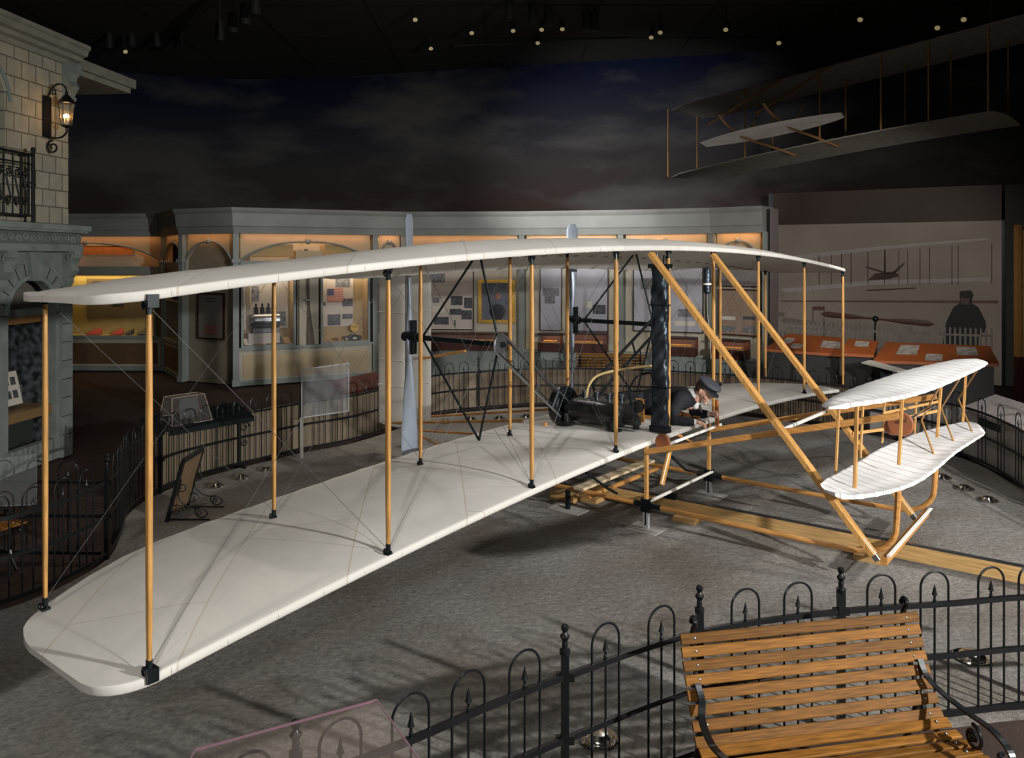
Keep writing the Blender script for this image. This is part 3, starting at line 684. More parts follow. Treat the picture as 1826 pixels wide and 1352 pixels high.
# ------------------------------------------------------------------ wrought iron hoop fences
ZB, ZM, ZT, ZH, ZS, ZP = .06, .39, .69, .88, .80, .94
def arclen(C):
    d = [0]
    for a, b in zip(C, C[1:]): d.append(d[-1] + (b-a).length)
    return d
class Curve:
    def __init__(s, pts): s.p = pts; s.d = arclen(pts); s.L = s.d[-1]
    def at(s, t):
        t = max(0, min(s.L-1e-6, t)); lo, hi = 0, len(s.d)-1
        while hi-lo > 1:
            m = (lo+hi)//2
            if s.d[m] <= t: lo = m
            else: hi = m
        f = (t-s.d[lo])/max(1e-9, s.d[lo+1]-s.d[lo]); p = s.p[lo].lerp(s.p[lo+1], f); u = (s.p[lo+1]-s.p[lo]).normalized(); return p, u
def fence(label, C, slots, t0, t1, loc, group=None, back=None):
    """slots: list of (distance along curve, 'hoop' or 'post')"""
    T = thing('iron_fence', label, 'fence', loc, 0, group); o = Vector(loc)
    def q(p, z): return (p.x-o.x, p.y-o.y, z)
    n = max(4, int((t1-t0)/.06)); samples = [C.at(t0+(t1-t0)*i/n) for i in range(n+1)]
    for z, nm in ((ZT, 'top_rail'), (ZM, 'middle_rail'), (ZB, 'bottom_rail')):
        rows = []
        for p, u in samples:
            w = Vector((-u.y, u.x, 0))*.011; h = .014
            rows.append([(p.x-o.x+w.x, p.y-o.y+w.y, z-h), (p.x-o.x+w.x, p.y-o.y+w.y, z+h), (p.x-o.x-w.x, p.y-o.y-w.y, z+h), (p.x-o.x-w.x, p.y-o.y-w.y, z-h)])
        mb = MB().grid(rows, closed=True); mb.f += [(0,1,2,3), tuple(4*n+k for k in (3,2,1,0))]
        mb.build(nm, blackiron, T)
    if back:
        rows = [[(p.x-o.x-u.y*e, p.y-o.y+u.x*e, z) for e, z in ((.05,.03),(.05,.66),(.062,.66),(.062,.03))] for p, u in samples]
        mb = MB().grid(rows, closed=True); mb.f += [(0,1,2,3), tuple(4*n+k for k in (3,2,1,0))]
        mb.build('backing_panel', back, T)
    for t, kind in slots:
        p, u = C.at(t)
        if kind == 'post':
            mb = MB(); c = q(p, 0); mb.box(c[0]-.019, c[1]-.019, .0, c[0]+.019, c[1]+.019, ZP-.13)
            mb.lathe([(.026,ZP-.14),(.026,ZP-.12),(.014,ZP-.115),(.015,ZP-.09),(.012,ZP-.08),(.022,ZP-.062),(.024,ZP-.055),(.012,ZP-.042),(.010,ZP-.034),(.015,ZP-.03),(.019,ZP-.02),(.018,ZP-.008),(.010,ZP),(.001,ZP+.003)], (c[0],c[1],0), 12)
            mb.box(c[0]-.045, c[1]-.012, ZT-.02, c[0]+.045, c[1]+.012, ZT+.02); mb.box(c[0]-.045, c[1]-.012, ZM-.02, c[0]+.045, c[1]+.012, ZM+.02)
            mb.build('fence_post', blackiron, T)
        else:
            w = .087; a, _ = C.at(t-w); b, _ = C.at(t+w); r_ = w
            pts = [q(a, ZB), q(a, ZM), q(a, ZH-r_)]
            for k in range(1, 12):
                an = math.pi*(1 - k/12); f = .5+.5*math.cos(an)
                pts.append(q(a.lerp(b, f), ZH-r_+r_*math.sin(an)))
            pts += [q(b, ZH-r_), q(b, ZM), q(b, ZB)]
            MB().tube(pts, .0065, 6).build('hoop', blackiron, T)
            c = q(p, 0); mb = MB(); mb.tube([(c[0],c[1],ZB), (c[0],c[1],ZT+.02)], .0062, 6)
            mb.lathe([(.010,ZT+.012),(.010,ZT+.03),(.006,ZT+.035),(.007,ZT+.05),(.016,ZT+.058),(.013,ZT+.066),(.008,ZT+.09),(.001,ZS+.008)], (c[0],c[1],0), 8)
            mb.build('spear_picket', blackiron, T)
    return T
CN = Curve(NEAR)
def tpx(C, px, lo=0, hi=None):
    hi = hi or C.L; best = None
    n = 600
    for i in range(n):
        t = lo+(hi-lo)*i/n; p, _ = C.at(t)
        if p.y < .3: continue
        e = abs(CXP + FPX*p.x/p.y - px)
        if best is None or e < best[0]: best = (e, t)
    return best[1]
sl = [(tpx(CN, px), 'post') for px in (1007, 1246, 1498)] + [(tpx(CN, px), 'hoop') for px in (605, 730, 833, 937, 1080, 1180, 1327, 1425, 1570, 1665, 1768)]
tl = tpx(CN, 605); tr = tpx(CN, 1768)
sl += [(tl-.18, 'post'), (tl-.36, 'hoop'), (tl-.63, 'hoop'), (tl-.9, 'hoop'), (tr+.27, 'hoop'), (tr+.5, 'post')]
fence('black iron hoop fence in the foreground running behind the slatted bench', CN, sl, tl-1.2, tr+.9, (1.0, 4.26, 0))
def auto(C, t0, t1, first, per=3, pitch=.27):
    out = []; t = first; k = 0
    while t > t0: t -= pitch
    t += pitch; c = 0
    while t < t1:
        out.append((t, 'post' if c % (per+1) == per else 'hoop')); c += 1; t += pitch if out[-1][1] == 'hoop' else pitch
    return out
CL = Curve(LEFT)
tA0 = 0.2
def tnear(C, x, y):
    return min((( (C.at(C.L*i/900)[0]-Vector((x,y,0))).length, C.L*i/900) for i in range(901)))[1]
t186 = tnear(CL, -3.62, 7.15); t253 = tnear(CL, -4.03, 9.15); tb = tnear(CL, -2.9, 11.05); tc = tnear(CL, -.59, 14.1); te = tnear(CL, 5.45, 12.2)
def seg(C, a, b, n):
    return [(a+(b-a)*(i+1)/(n+1), 'hoop') for i in range(n)]
tan = mat('tan_backing', (.19, .15, .10), .7, var=.1, scale=2); greyb = mat('grey_backing', (.40, .38, .36), .7, var=.1, scale=2)
s1 = [(t186, 'post'), (t253, 'post')] + seg(CL, t186, t253, 7) + [(t186-.27*k-.05*(k > 0), 'hoop') for k in range(1, 5)] + [(t186-1.38, 'post')] + [(t186-1.38-.27*k, 'hoop') for k in range(1, 4)]
fence('black iron hoop fence curving down the left edge of the sand to the corner', CL, s1, .4, t253, (-3.62, 7.15, 0), 'hoop fence round the sand')
n = int((tb-t253)/.27); s2 = seg(CL, t253, tb, n) + [(tb, 'post')]
fence('black iron hoop fence behind the tilted easel sign, left of the clear panel', CL, s2, t253, tb, (-3.23, 10.6, 0), 'hoop fence round the sand', tan)
n = int((tc-tb)/.29); s3 = seg(CL, tb, tc, n) + [(tc, 'post')]
fence('black iron hoop fence behind the grey propeller, right of the clear panel', CL, s3, tb, tc, (-1.35, 13.6, 0), 'hoop fence round the sand', tan)
n = int((te-tc)/.31); s4 = seg(CL, tc, te, n) + [(te, 'post')]
fence('black iron hoop fence at the far end of the sand behind the engine', CL, s4, tc, te, (1.5, 14.5, 0), 'hoop fence round the sand', mat('dark_tan_backing', (.12, .085, .055), .7))
n = 13; s5 = seg(CL, te, CL.L-.3, n)
fence('black iron fence along the right edge of the sand under the long reading shelf', CL, s5, te, CL.L-.3, (5.98, 9.6, 0), 'hoop fence round the sand', greyb)
CB = Curve([Vector((-3.66, 7.12, 0)), Vector((-4.6, 7.15, 0)), Vector((-6.2, 7.3, 0))])
fence('black iron hoop fence leading from the curved fence to the stone house', CB, [(.30+.29*k, 'hoop') for k in range(4)] + [(1.5, 'post')] + [(1.75+.27*k, 'hoop') for k in range(2)], 0, 2.5, (-4.6, 7.15, 0))
# long reading shelf along the right fence
A = Vector((6.18, 10.9, 0)); B = Vector((5.98, 8.2, 0)); mid = (A+B)/2
T = thing('reading_shelf', 'long narrow exhibit shelf with pale lit edge above the right-hand fence', 'shelf', (mid.x, mid.y, 0))
u = (B-A).normalized(); w = Vector((u.y, -u.x, 0)); 
if w.x < 0: w = -w
def sh(p, off, z): v = p - mid + w*off; return (v.x, v.y, z)
mb = MB(); mb.add([sh(A,-.05,.66), sh(B,-.05,.66), sh(B,.40,.84), sh(A,.40,.84), sh(A,-.05,.62), sh(B,-.05,.62), sh(B,.40,.80), sh(A,.40,.80)], [(0,1,2,3),(7,6,5,4),(0,4,5,1),(1,5,6,2),(2,6,7,3),(3,7,4,0)])
mb.build('shelf_top', mat('shelf_grey', (.40,.36,.34), .5, var=.3, scale=30), T, smooth=False)
mb = MB(); mb.bar(sh(A,.0,.56), sh(B,.0,.56), .04, .12); mb.bar(sh(A,.1,.3), sh(B,.1,.3), .02, .5); mb.build('shelf_apron', mat('dark_green', (.008,.022,.018), .35), T)
for k, f in enumerate((.42, .62, .82)):
    p = A.lerp(B, f) + w*.25
    S = thing('viewing_handle', ['wooden-handled tool standing on the reading shelf, furthest of three', 'wooden-handled tool in the middle of three on the reading shelf', 'wooden-handled tool standing on the reading shelf, nearest of three'][k], 'tool', (p.x, p.y, .76))
    MB().cyl((0,0,0), (.02,.0,.10), .007, 8).build('stem', steel, S)
    MB().tube([(.02,0,.10),(.03,0,.15),(.04,0,.21),(.045,0,.24)], [.016,.028,.028,.02], 12).build('handle', spruce_h, S)
# ------------------------------------------------------------------ recessed floor lights in the sand
for k, (px, py, s) in enumerate([(385,868,1),(430,853,1),(475,838,1),(795,754,1),(840,748,1),(891,747,1),(939,744,1),(1681,853,1),(1720,873,1),(1762,894,1),(1734,1175,1.15),(1068,1320,1.05)]):
    g = G(px, py)
    lab = {0:'chrome floor light nearest the easel sign of the three by the left fence',1:'chrome floor light in the middle of the three by the left fence',2:'chrome floor light furthest from the easel sign of the three by the left fence',3:'chrome floor light leftmost of the four at the far fence',4:'chrome floor light second from left of the four at the far fence',5:'chrome floor light third from left of the four at the far fence',6:'chrome floor light rightmost of the four at the far fence',7:'chrome floor light beside the right fence, closest to the elevator',8:'chrome floor light beside the right fence, middle of three',9:'chrome floor light beside the right fence, furthest right of three',10:'chrome floor light seen through the fence right of the bench',11:'chrome floor light seen through the foreground fence left of the bench'}[k]
    T = thing('floor_light', lab, 'light', (g.x, g.y, 0), 0, 'chrome floor lights set in the sand')
    MB().lathe([(.07*s,.004),(.10*s,.004),(.105*s,.012),(.10*s,.018),(.075*s,.014),(.07*s,.01)], (0,0,0), 26).build('bezel', chrome, T)
    MB().lathe([(.001,.006),(.04*s,.006),(.07*s,.012),(.072*s,.03),(.05*s,.05),(.001,.055)], (0,0,0), 22).build('reflector', chrome, T)
# ------------------------------------------------------------------ launch rail and its ties
ra = Vector((1.0, 8.83, 0)); rb = Vector((5.2, 5.62, 0)); ru = (rb-ra).normalized()
q0 = G(1000, 872, .12); q1 = G(1400, 925.5, .19); q2 = G(1826, 1008.5, .19)
ru = (q2-q1); ru.z = 0; ru.normalize(); qs = q1 - ru*2.15; qe = q2 + ru*1.2
ang = math.atan2(ru.y, ru.x); Lr = (qe-qs).length
T = thing('launch_rail', 'long low yellow timber launching rail with black metal strip lying under the biplane', 'rail', (qs.x, qs.y, 0), ang)
MB().box(0, -.025, .045, Lr, .025, .175).build('timber', pinewood, T, smooth=False)
MB().box(0, -.02, .175, Lr, .02, .19).build('metal_strip', mat('rail_strip', (.10,.11,.12), .3, .8), T, smooth=False)
mb = MB(); mb.box(.9, -.03, .17, 1.02, .03, .23); mb.build('rail_clip', blacksteel, T)
for x in (.05, 1.2, 2.95, 4.55): MB().box(x-.14, -.17, 0, x+.10, .14, .05).build('rail_tie', pinewood, T, smooth=False)
# square timber ends under the wing
a = G(992, 876, .08)
T2 = thing('timber_block', 'square-ended pale timber on the sand under the wing behind the skids', 'timber', (a.x, a.y, 0), ang)
MB().box(-.05, -.06, .0, .26, .06, .09).build('block', pinewood, T2, smooth=False)
# ------------------------------------------------------------------ display stands carrying the skids
for y, lab in ((YN, 'grey square support stand under the near skid'), (YF, 'grey square support stand under the far skid')):
    p = toworld((0, y, 0))
    T = thing('support_stand', lab, 'stand', (p.x, p.y, 0), TH-R(90), 'support stands under the skids')
    MB().box(-.17, -.13, 0, .17, .13, .008).build('base_plate', concrete, T, smooth=False)
    MB().box(-.028, -.02, .008, .028, .02, .2).build('support_post', mat('clear_post', (.55,.56,.56), .2, var=.05), T, smooth=False)
p = toworld((-.95, YN, 0))
T = thing('support_stand', 'low grey support plate under the rear end of the near skid', 'stand', (p.x, p.y, 0), TH-R(90), 'support stands under the skids')
MB().box(-.2, -.1, 0, .2, .1, .01).build('base_plate', concrete, T, smooth=False); MB().box(-.02, -.02, .01, .02, .02, .21).build('support_post', blacksteel, T, smooth=False)
# ------------------------------------------------------------------ easel sign on the sand
T = thing('easel_sign', 'brown framed sign leaning back on black scrolled iron legs on the sand', 'sign', (-3.52, 8.13, 0))
def tilt(x, y, z): return (x + .27*z, y, z)
mb = MB(); mb.add([tilt(-.012,.04,.05), tilt(-.012,.50,.05), tilt(-.012,.50,.60), tilt(-.012,.04,.60), tilt(.012,.04,.05), tilt(.012,.50,.05), tilt(.012,.50,.60), tilt(.012,.04,.60)], [(0,1,2,3),(7,6,5,4),(0,4,5,1),(1,5,6,2),(2,6,7,3),(3,7,4,0)])
mb.build('sign_board', mat('sign_back', (.20,.13,.07), .6, var=.3, stretch=(1,8,1)), T, smooth=False)
mb = MB(); cs = [tilt(0,.02,.0), tilt(0,.02,.62), tilt(0,.52,.62), tilt(0,.52,.0)]
for a_, b_ in ((0,1),(1,2),(2,3)): mb.bar(cs[a_], cs[b_], .05, .035, up=(1,0,0))
mb.build('frame', blackiron, T)
for y in (.06, .48):
    mb = MB(); mb.bar((.0, y, .012), (.42, y, .012), .02, .012)
    mb.tube(catmull([tilt(0.02,y,.42), (.10,y,.24), (.2,y,.14), (.34,y,.12), (.40,y,.07), (.34,y,.03), (.29,y,.06), (.31,y,.09)], 5), .007, 6)
    mb.tube(scroll((.14,y,.34), .055, 1.3, 2.6, (1,0,0), (0,0,1)), .006, 6); mb.tube(scroll((.08,y,.10), .07, 1.2, 0, (1,0,0), (0,0,1)), .006, 6); mb.tube(scroll((.31,y,.085), .05, 1.2, 1, (1,0,0), (0,0,1)), .006, 6)
    mb.build('scroll_leg', blackiron, T)
# ------------------------------------------------------------------ reading desks and clear panels behind the left fence
def desk(label, a, b, topm, leg=True, box=True):
    a, b = Vector(a), Vector(b); u = (b-a); L_ = u.length; T = thing('reading_desk', label, 'desk', a, math.atan2(u.y, u.x))
    mb = MB().add([(0,-.14,.66),(L_,-.14,.66),(L_,.26,.80),(0,.26,.80),(0,-.14,.60),(L_,-.14,.60),(L_,.26,.72),(0,.26,.72)], [(0,1,2,3),(7,6,5,4),(0,4,5,1),(1,5,6,2),(2,6,7,3),(3,7,4,0)])
    mb.build('desk_top', topm, T, smooth=False)
    for x in (.1, L_-.1):
        mb = MB(); mb.bar((x, .05, 0), (x, .05, .64), .05, .05); mb.bar((x,-.1,.01), (x,.2,.01), .04, .03); mb.tube(scroll((x+.08,.05,.5), .07, 1.3, 0, (1,0,0), (0,0,1)), .008, 6); mb.tube(scroll((x+.08,.05,.3), .05, 1.3, 2, (1,0,0), (0,0,1)), .008, 6)
        mb.build('leg', blackiron, T)
    return T, L_
T, L_ = desk('black topped reading desk with a clear display box on it beside the left fence', (-4.22, 9.35, 0), (-3.42, 10.35, 0), blacksteel)
mb = MB(); bx = [(.2,-.1,.70),(.72,-.1,.70),(.66,-.02,1.02),(.24,-.02,1.02),(.2,.2,.78),(.72,.2,.78),(.66,.16,1.02),(.24,.16,1.02)]
mb.add(bx, [(0,1,2,3),(4,7,6,5),(0,3,7,4),(1,5,6,2),(3,2,6,7)]); 
c1 = mb.build('display_box', glass_mat('box_acrylic', .10, (.6,.55,.5)), T, smooth=False)
mb = MB(); 
for i, j in ((0,1),(1,2),(2,3),(3,0),(4,5),(5,6),(6,7),(7,4),(0,4),(1,5),(2,6),(3,7)): mb.bar(bx[i], bx[j], .006, .006)
mb.build('box_edge', mat('acrylic_rim', (.45,.36,.30), .3), c1)
MB().box(.36, .02, .74, .60, .05, .98).build('exhibit', mat('exhibit_slate', (.05,.06,.065), .4), c1)
mb = MB().cyl((.14,-.02,.30), (.14,-.02,.52), .012).cyl((.14,-.02,.5), (.14,-.02,.60), .035); mb.build('audio_handset', mat('pale_plastic', (.5,.5,.5), .4), T)
desk('dark red topped reading desk beside the far left fence, left of the grey propeller', (-2.65, 12.1, 0), (-2.05, 13.2, 0), redwood)
def panel(label, c, edge, sheetm=None):
    c = [Vector(p) for p in c]; o = (c[0]+c[1]+c[2]+c[3])/4; o.z = 0
    T = thing('acrylic_panel', label, 'panel', o); q = [p-o for p in c]; n = (q[1]-q[0]).cross(q[3]-q[0]).normalized()*.006
    MB().add([p-n for p in q]+[p+n for p in q], [(0,1,2,3),(7,6,5,4),(0,4,5,1),(1,5,6,2),(2,6,7,3),(3,7,4,0)]).build('sheet', sheetm or acrylic, T, smooth=False)
    mb = MB()
    for i in range(4): mb.bar(q[i], q[(i+1)%4], *((.004,.008) if sheetm else (.007,.014)))
    mb.build('sheet_edge', edge, T)
    return T
panel('upright clear acrylic panel fixed to the left fence, between the two reading desks', [P(538,745,10.75), P(538,659,10.75), P(622,648,11.35), P(622,733,11.35)], mat('clear_edge', (.5,.52,.54), .3))
MB_ = P(538, 745, 10.75); 
T = thing('panel_post', 'thin pale upright post holding the clear panel at the left fence', 'post', (MB_.x, MB_.y, 0)); MB().box(-.02,-.012,0,.02,.012,.55).build('post', concrete, T, smooth=False)
panel('tilted clear acrylic panel with a pink edge at the bottom, before the foreground fence', [P(300,1420,2.3), P(348,1338,2.75), P(672,1249,2.85), P(790,1415,2.4)], pinkedge, glass_mat('brown_acrylic', .10, (.5,.4,.34), .02))
panel('clear acrylic panel at the far left fence corner before the stone house', [P(-70,905,6.3), P(-70,826,6.3), P(65,810,6.75), P(65,900,6.75)], mat('dim_edge', (.12,.13,.13), .3), glass_mat('thin_acrylic', .06, (.5,.55,.55), .1))
# ------------------------------------------------------------------ slatted benches
def bench(name_lab, loc, rz):
    T = thing('slatted_bench', name_lab, 'bench', loc, rz)
    Wd = 1.30
    # local: x along length, -y = front (seat), back plane leaning away
    def slat(y, z, ty, tz, nm, w=.048, k=0):
        s = MB().bar((-Wd/2, y, z), (Wd/2, y, z), .016, w, up=(0, ty, tz)); 
        o = s.build(nm, oak, T)
        b = MB()
        n_ = Vector((0, -tz, ty)) 
        if n_.y > 0: n_ = -n_
        if nm == 'seat_slat': n_ = Vector((0,0,1))
        for x in (-Wd/2+.07, Wd/2-.07): b.sphere((x, y+n_.y*.009, z+n_.z*.009), .008, 5)
        b.build('bolt', steel, o); return o
    for i in range(8):
        f = i/7; slat(.10 - .17*f**1.3, .835 - .40*f, .17+.12*f, .40, 'back_slat')
    for i, (y, z, a, b) in enumerate([(-.12,.415,.6,-.35),(-.185,.395,.9,-.15),(-.25,.388,1,0),(-.315,.388,1,0),(-.38,.392,1,0),(-.445,.397,1,0),(-.505,.395,1,.1)]):
        slat(y, z, a, -b, 'seat_slat')
    for sx in (-1, 1):
        x = sx*(Wd/2-.07)
        mb = MB(); pts = catmull([(x,.135,.90),(x,.115,.93),(x,.09,.91),(x,.115,.87),(x,.125,.80),(x,.08,.66),(x,.02,.53),(x,-.05,.43),(x,-.13,.385),(x,-.30,.36),(x,-.50,.37),(x,-.54,.34)], 5)
        mb.tube(pts, .013, 8); mb.tube(catmull([(x,.0,.5),(x,.06,.3),(x,.16,.1),(x,.22,0)],5), .016, 8); mb.tube(catmull([(x,-.42,.36),(x,-.40,.2),(x,-.44,.08),(x,-.50,0)],5), .016, 8); mb.tube([(x,.14,.14),(x,-.42,.14)], .010, 8)
        mb.build('iron_frame', blackiron, T)
        xa = sx*(Wd/2-.05); xo = sx*(Wd/2-.02)
        rows = []; ap = catmull([(xa,.02,.66),(xa,-.03,.60),(xo,-.10,.55),(xo+sx*.02,-.25,.53),(xo+sx*.01,-.40,.54),(xo,-.50,.52),(xo,-.535,.47),(xo,-.50,.43),(xo,-.46,.45),(xo,-.47,.48)], 6)
        mb = MB()
        for i in range(len(ap)-1): mb.bar(ap[i], ap[i]+(ap[i+1]-ap[i])*1.12, .034, .010)
        mb.build('armrest', blackiron, T)
        mb = MB(); mb.tube(scroll((xo,-.30,.45), .06, 1.4, 1.5, (0,1,0), (0,0,1)), .009, 8); mb.sphere((xo,-.30,.45), .022, 7); mb.build('arm_scroll', blackiron, T)
    return T
bench('oak slatted bench with black iron armrests in the foreground, bottom right', (1.475, 3.90, 0), math.atan2(.25, 1.27))
# two benches copied to the far side
b1 = [o for o in bpy.data.objects if o.name == 'slatted_bench'][0]
p = P(1085, 700, 15.6); dup(b1, (1.9, 15.5, 0), R(180-6), 'oak slatted bench seen through the far fence behind the engine')
dup(b1, (-4.95, 6.55, 0), R(66), 'oak slatted bench at the left edge of the picture behind the curved fence')
# ------------------------------------------------------------------ exhibit case wall at the back
def fr(a, b):
    a, b = Vector(a), Vector(b); u = b-a; return a, math.atan2(u.y, u.x), u.length
WP = {k: Vector(v) for k, v in dict(Z=(-12.2,19.3,0), A0=(-8.35,19.2,0), A1=(-7.2,17.5,0), A=(-5.83,16.85,0), B=(-3.13,18.2,0), C=(-2.5,18.5,0), D=(.23,18.3,0), E=(2.43,17.8,0), F=(4.27,17.05,0), Gg=(5.18,16.35,0)).items()}
def arch_poly(L, z0=2.66, z1=3.06, ztop=3.24, n=14, mg=.10, sq=2.6):
    """spandrel outline: under the cornice, above a flattened arch"""
    pts = []
    for i in range(n*2+1):
        t = -1 + i/n; x = L/2 + (L/2-mg)*t; pts.append((x, z0 + (z1-z0)*(1-abs(t)**sq)))
    return pts
BAYS = []
def bay(a, b, label, kind, group='exhibit bays of the back wall', doors=2):
    o, rz, L = fr(a, b); T = thing('exhibit_bay', label, 'display wall', o, rz, group)
    MB().box(-.06,-.08,0,.06,.10,3.24).build('pilaster', greypaint, T, smooth=False)
    MB().box(-.09,-.12,2.60,.09,.0,2.68).build('pilaster_cap', greypaint, T, smooth=False); MB().box(-.08,-.10,0,.08,.0,.14).build('pilaster_foot', greypaint, T, smooth=False)
    # side face and back
    MB().box(0,.42,0,L,.46,3.24).build('back_panel', creamwall, T, smooth=False)
    # arch spandrel
    ap = arch_poly(L); mb = MB(); n = len(ap)
    vs = [(x, .02, z) for x, z in ap] + [(x, .02, 3.24) for x, z in ap] + [(x, .06, z) for x, z in ap] + [(x, .06, 3.24) for x, z in ap]
    fs = []
    for i in range(n-1): fs += [(i, i+1, n+i+1, n+i), (2*n+i, 3*n+i, 3*n+i+1, 2*n+i+1), (i, 2*n+i, 2*n+i+1, i+1)]
    mb.add(vs, fs).build('arch_spandrel', creampaint, T, smooth=False)
    mb = MB(); mb.tube([(.09,-.02,2.45)] + [(x,-.01,z) for x, z in ap] + [(L-.09,-.02,2.45)], .028, 6); mb.build('arch_moulding', greypaint, T)
    MB().sphere((L/2,-.02,3.07), .07, 8, (1,.6,1)).build('keystone', greypaint, T)
    T['_L'] = L; BAYS.append(T)
    return T, L
def poster(T, x0, x1, z0, z1, y, frame, m, fw=.03, lines=0, pics=(), nm='poster'):
    o = MB().box(x0,y,z0,x1,y+.02,z1).build(nm, m, T, smooth=False)
    if frame:
        f = MB(); f.box(x0-fw,y-.02,z0-fw,x1+fw,y+.015,z0); f.box(x0-fw,y-.02,z1,x1+fw,y+.015,z1+fw); f.box(x0-fw,y-.02,z0,x0,y+.015,z1); f.box(x1,y-.02,z0,x1+fw,y+.015,z1)
        f.build('frame', frame, o, smooth=False)
    if lines:
        l = MB(); rr = random.Random(int(x0*100))
        for k in range(lines):
            z = z1-.10-k*.06; a = x0+(x1-x0)*.3; x = a
            while x < x1-(x1-x0)*.3:
                w = rr.uniform(.015,.05); l.box(x,y-.006,z,x+w,y,z+.022); x += w+.02
        l.build('lettering', ink, o, smooth=False)
    for (u0,u1,v0,v1,mm) in pics:
        MB().box(x0+(x1-x0)*u0,y-.008,z0+(z1-z0)*v0,x0+(x1-x0)*u1,y+.001,z0+(z1-z0)*v1).build('photograph', mm, o, smooth=False)
    return o
def base(T, L, z1=.81, doors=2, panelm=None, m=None):
    m = m or creamwall
    MB().box(.07,-.02,0,L-.07,.40,z1-.06).build('base_cabinet', m, T, smooth=False)
    MB().box(.05,-.06,z1-.06,L-.05,.42,z1).build('sill', greypaint, T, smooth=False)
    w = (L-.24)/doors
    for i in range(doors):
        x = .12+i*w; d = MB().box(x+.03,-.035,.16,x+w-.03,-.018,z1-.16).build('door', panelm or creampaint, T, smooth=False)
    MB().box(.05,-.04,0,L-.05,.0,.11).build('plinth', greypaint, T, smooth=False)
def window(T, x0, x1, z0, z1, lining=None):
    fr_ = MB(); w = .05
    fr_.box(x0-w,-.03,z0-w,x1+w,.03,z0); fr_.box(x0-w,-.03,z1,x1+w,.03,z1+w); fr_.box(x0-w,-.03,z0,x0,.03,z1); fr_.box(x1,-.03,z0,x1+w,.03,z1)
    f = fr_.build('case_frame', greypaint, T, smooth=False)
    MB().box(x0,-.004,z0,x1,.004,z1).build('pane', caseglass, f, smooth=False)
    c = MB(); c.box(x0,.38,z0,x1,.40,z1); c.box(x0-.01,.0,z0,x0,.4,z1); c.box(x1,.0,z0,x1+.01,.4,z1); c.box(x0,.0,z0-.02,x1,.4,z0)
    c.build('case_lining', lining or casein, T, smooth=False)
    return f
def wpt(T, x, y, z): return T.matrix_basis @ Vector((x, y, z)) if False else (Matrix.Translation(T.location) @ Matrix.Rotation(T.rotation_euler[2], 4, 'Z') @ Vector((x, y, z)))
def glow(T, x0, x1, z, y0, y1, p, col=(1,.62,.3), tz=-1):
    a_ = wpt(T, (x0+x1)/2, (y0+y1)/2, z); d = bpy.data.lights.new('case_lamp', 'AREA'); d.shape = 'RECTANGLE'; d.size = x1-x0; d.size_y = abs(y1-y0); d.energy = p; d.color = col
    o = bpy.data.objects.new('case_lamp', d); COL.objects.link(o); o.location = a_; o.rotation_euler = (0 if tz < 0 else R(180), 0, T.rotation_euler[2])
def cove(T, L, p, col=(1,.45,.18)):
    """warm lamp strip tucked under the front of the cornice"""
    d = bpy.data.lights.new('cove_lamp', 'AREA'); d.shape = 'RECTANGLE'; d.size = L-.3; d.size_y = .04; d.energy = p; d.color = col
    o = bpy.data.objects.new('cove_lamp', d); COL.objects.link(o); o.location = wpt(T, L/2, -.11, 3.21); o.rotation_euler = (R(25), 0, T.rotation_euler[2])
# -- bay Z-A0 : left display with the yellow lined table
T, L = bay(WP['Z'], WP['A0'], 'back wall bay beside the stone house with a glowing yellow lined showcase', 'case')
base(T, L, .82, 1, mat('brown_panel', (.14,.08,.04), .6)); 
poster(T, 1.6, 2.95, 2.78, 3.0, .30, greypaint, mat('orange_panel', (.45,.18,.05), .6)); MB().box(.1,.0,2.34,L-.1,.4,2.5).build('lintel', greypaint, T, smooth=False)
window(T, 1.2, L-.25, .84, 2.30, mat('yellow_lining', (.52,.40,.13), .7)); poster(T, 1.75, 3.3, 1.25, 2.2, .36, None, mat('brown_board', (.20,.15,.09), .7), lines=2, pics=((.1,.25,.35,.55,photo2),(.4,.6,.3,.5,photo2),(.7,.85,.5,.65,photo2)))
glow(T, 1.4, 3.5, 2.28, .08, .34, 9, (1,.72,.3)); glow(T, 1.0, 3.4, 3.14, .12, .36, 7, (1,.42,.14))
for i, (x, w, c) in enumerate(((1.9,.34,redpaint),(2.5,.26,redpaint),(2.85,.13,ink),(3.15,.22,photo2))):
    it = MB().add([(x,.06,.87),(x+w,.06,.87),(x+w*.8,.3,.98),(x+.1,.32,.98),(x,.06,.845),(x+w,.06,.845),(x+w*.8,.3,.845),(x+.1,.32,.845)], [(0,1,2,3),(0,4,5,1),(1,5,6,2),(2,6,7,3),(3,7,4,0)])
    p_ = wpt(T, 0, 0, 0); o = it.build('relic', c, loc=p_, rz=T.rotation_euler[2], smooth=False)
    tag(o, ['large folded red cloth relic at the left in the yellow lined showcase', 'smaller red cloth relic in the yellow lined showcase', 'little black relic between the cloths in the yellow lined showcase', 'dark printed card at the right in the yellow lined showcase'][i], 'museum object', 'relics in the yellow lined showcase')
# -- small angled bay
T, L = bay(WP['A0'], WP['A1'], 'narrow angled orange-lit bay in shadow between the showcase and the poster bay', 'blank')
base(T, L, .82, 1, mat('brown_panel', (.14,.08,.04), .6)); window(T, .25, L-.15, .84, 1.7, mat('brown_board', (.20,.15,.09))); MB().box(.1,.0,2.34,L-.1,.4,2.6).build('lintel', redwood, T, smooth=False)
glow(T, .3, L-.3, 3.14, .12, .36, 4, (1,.42,.14))
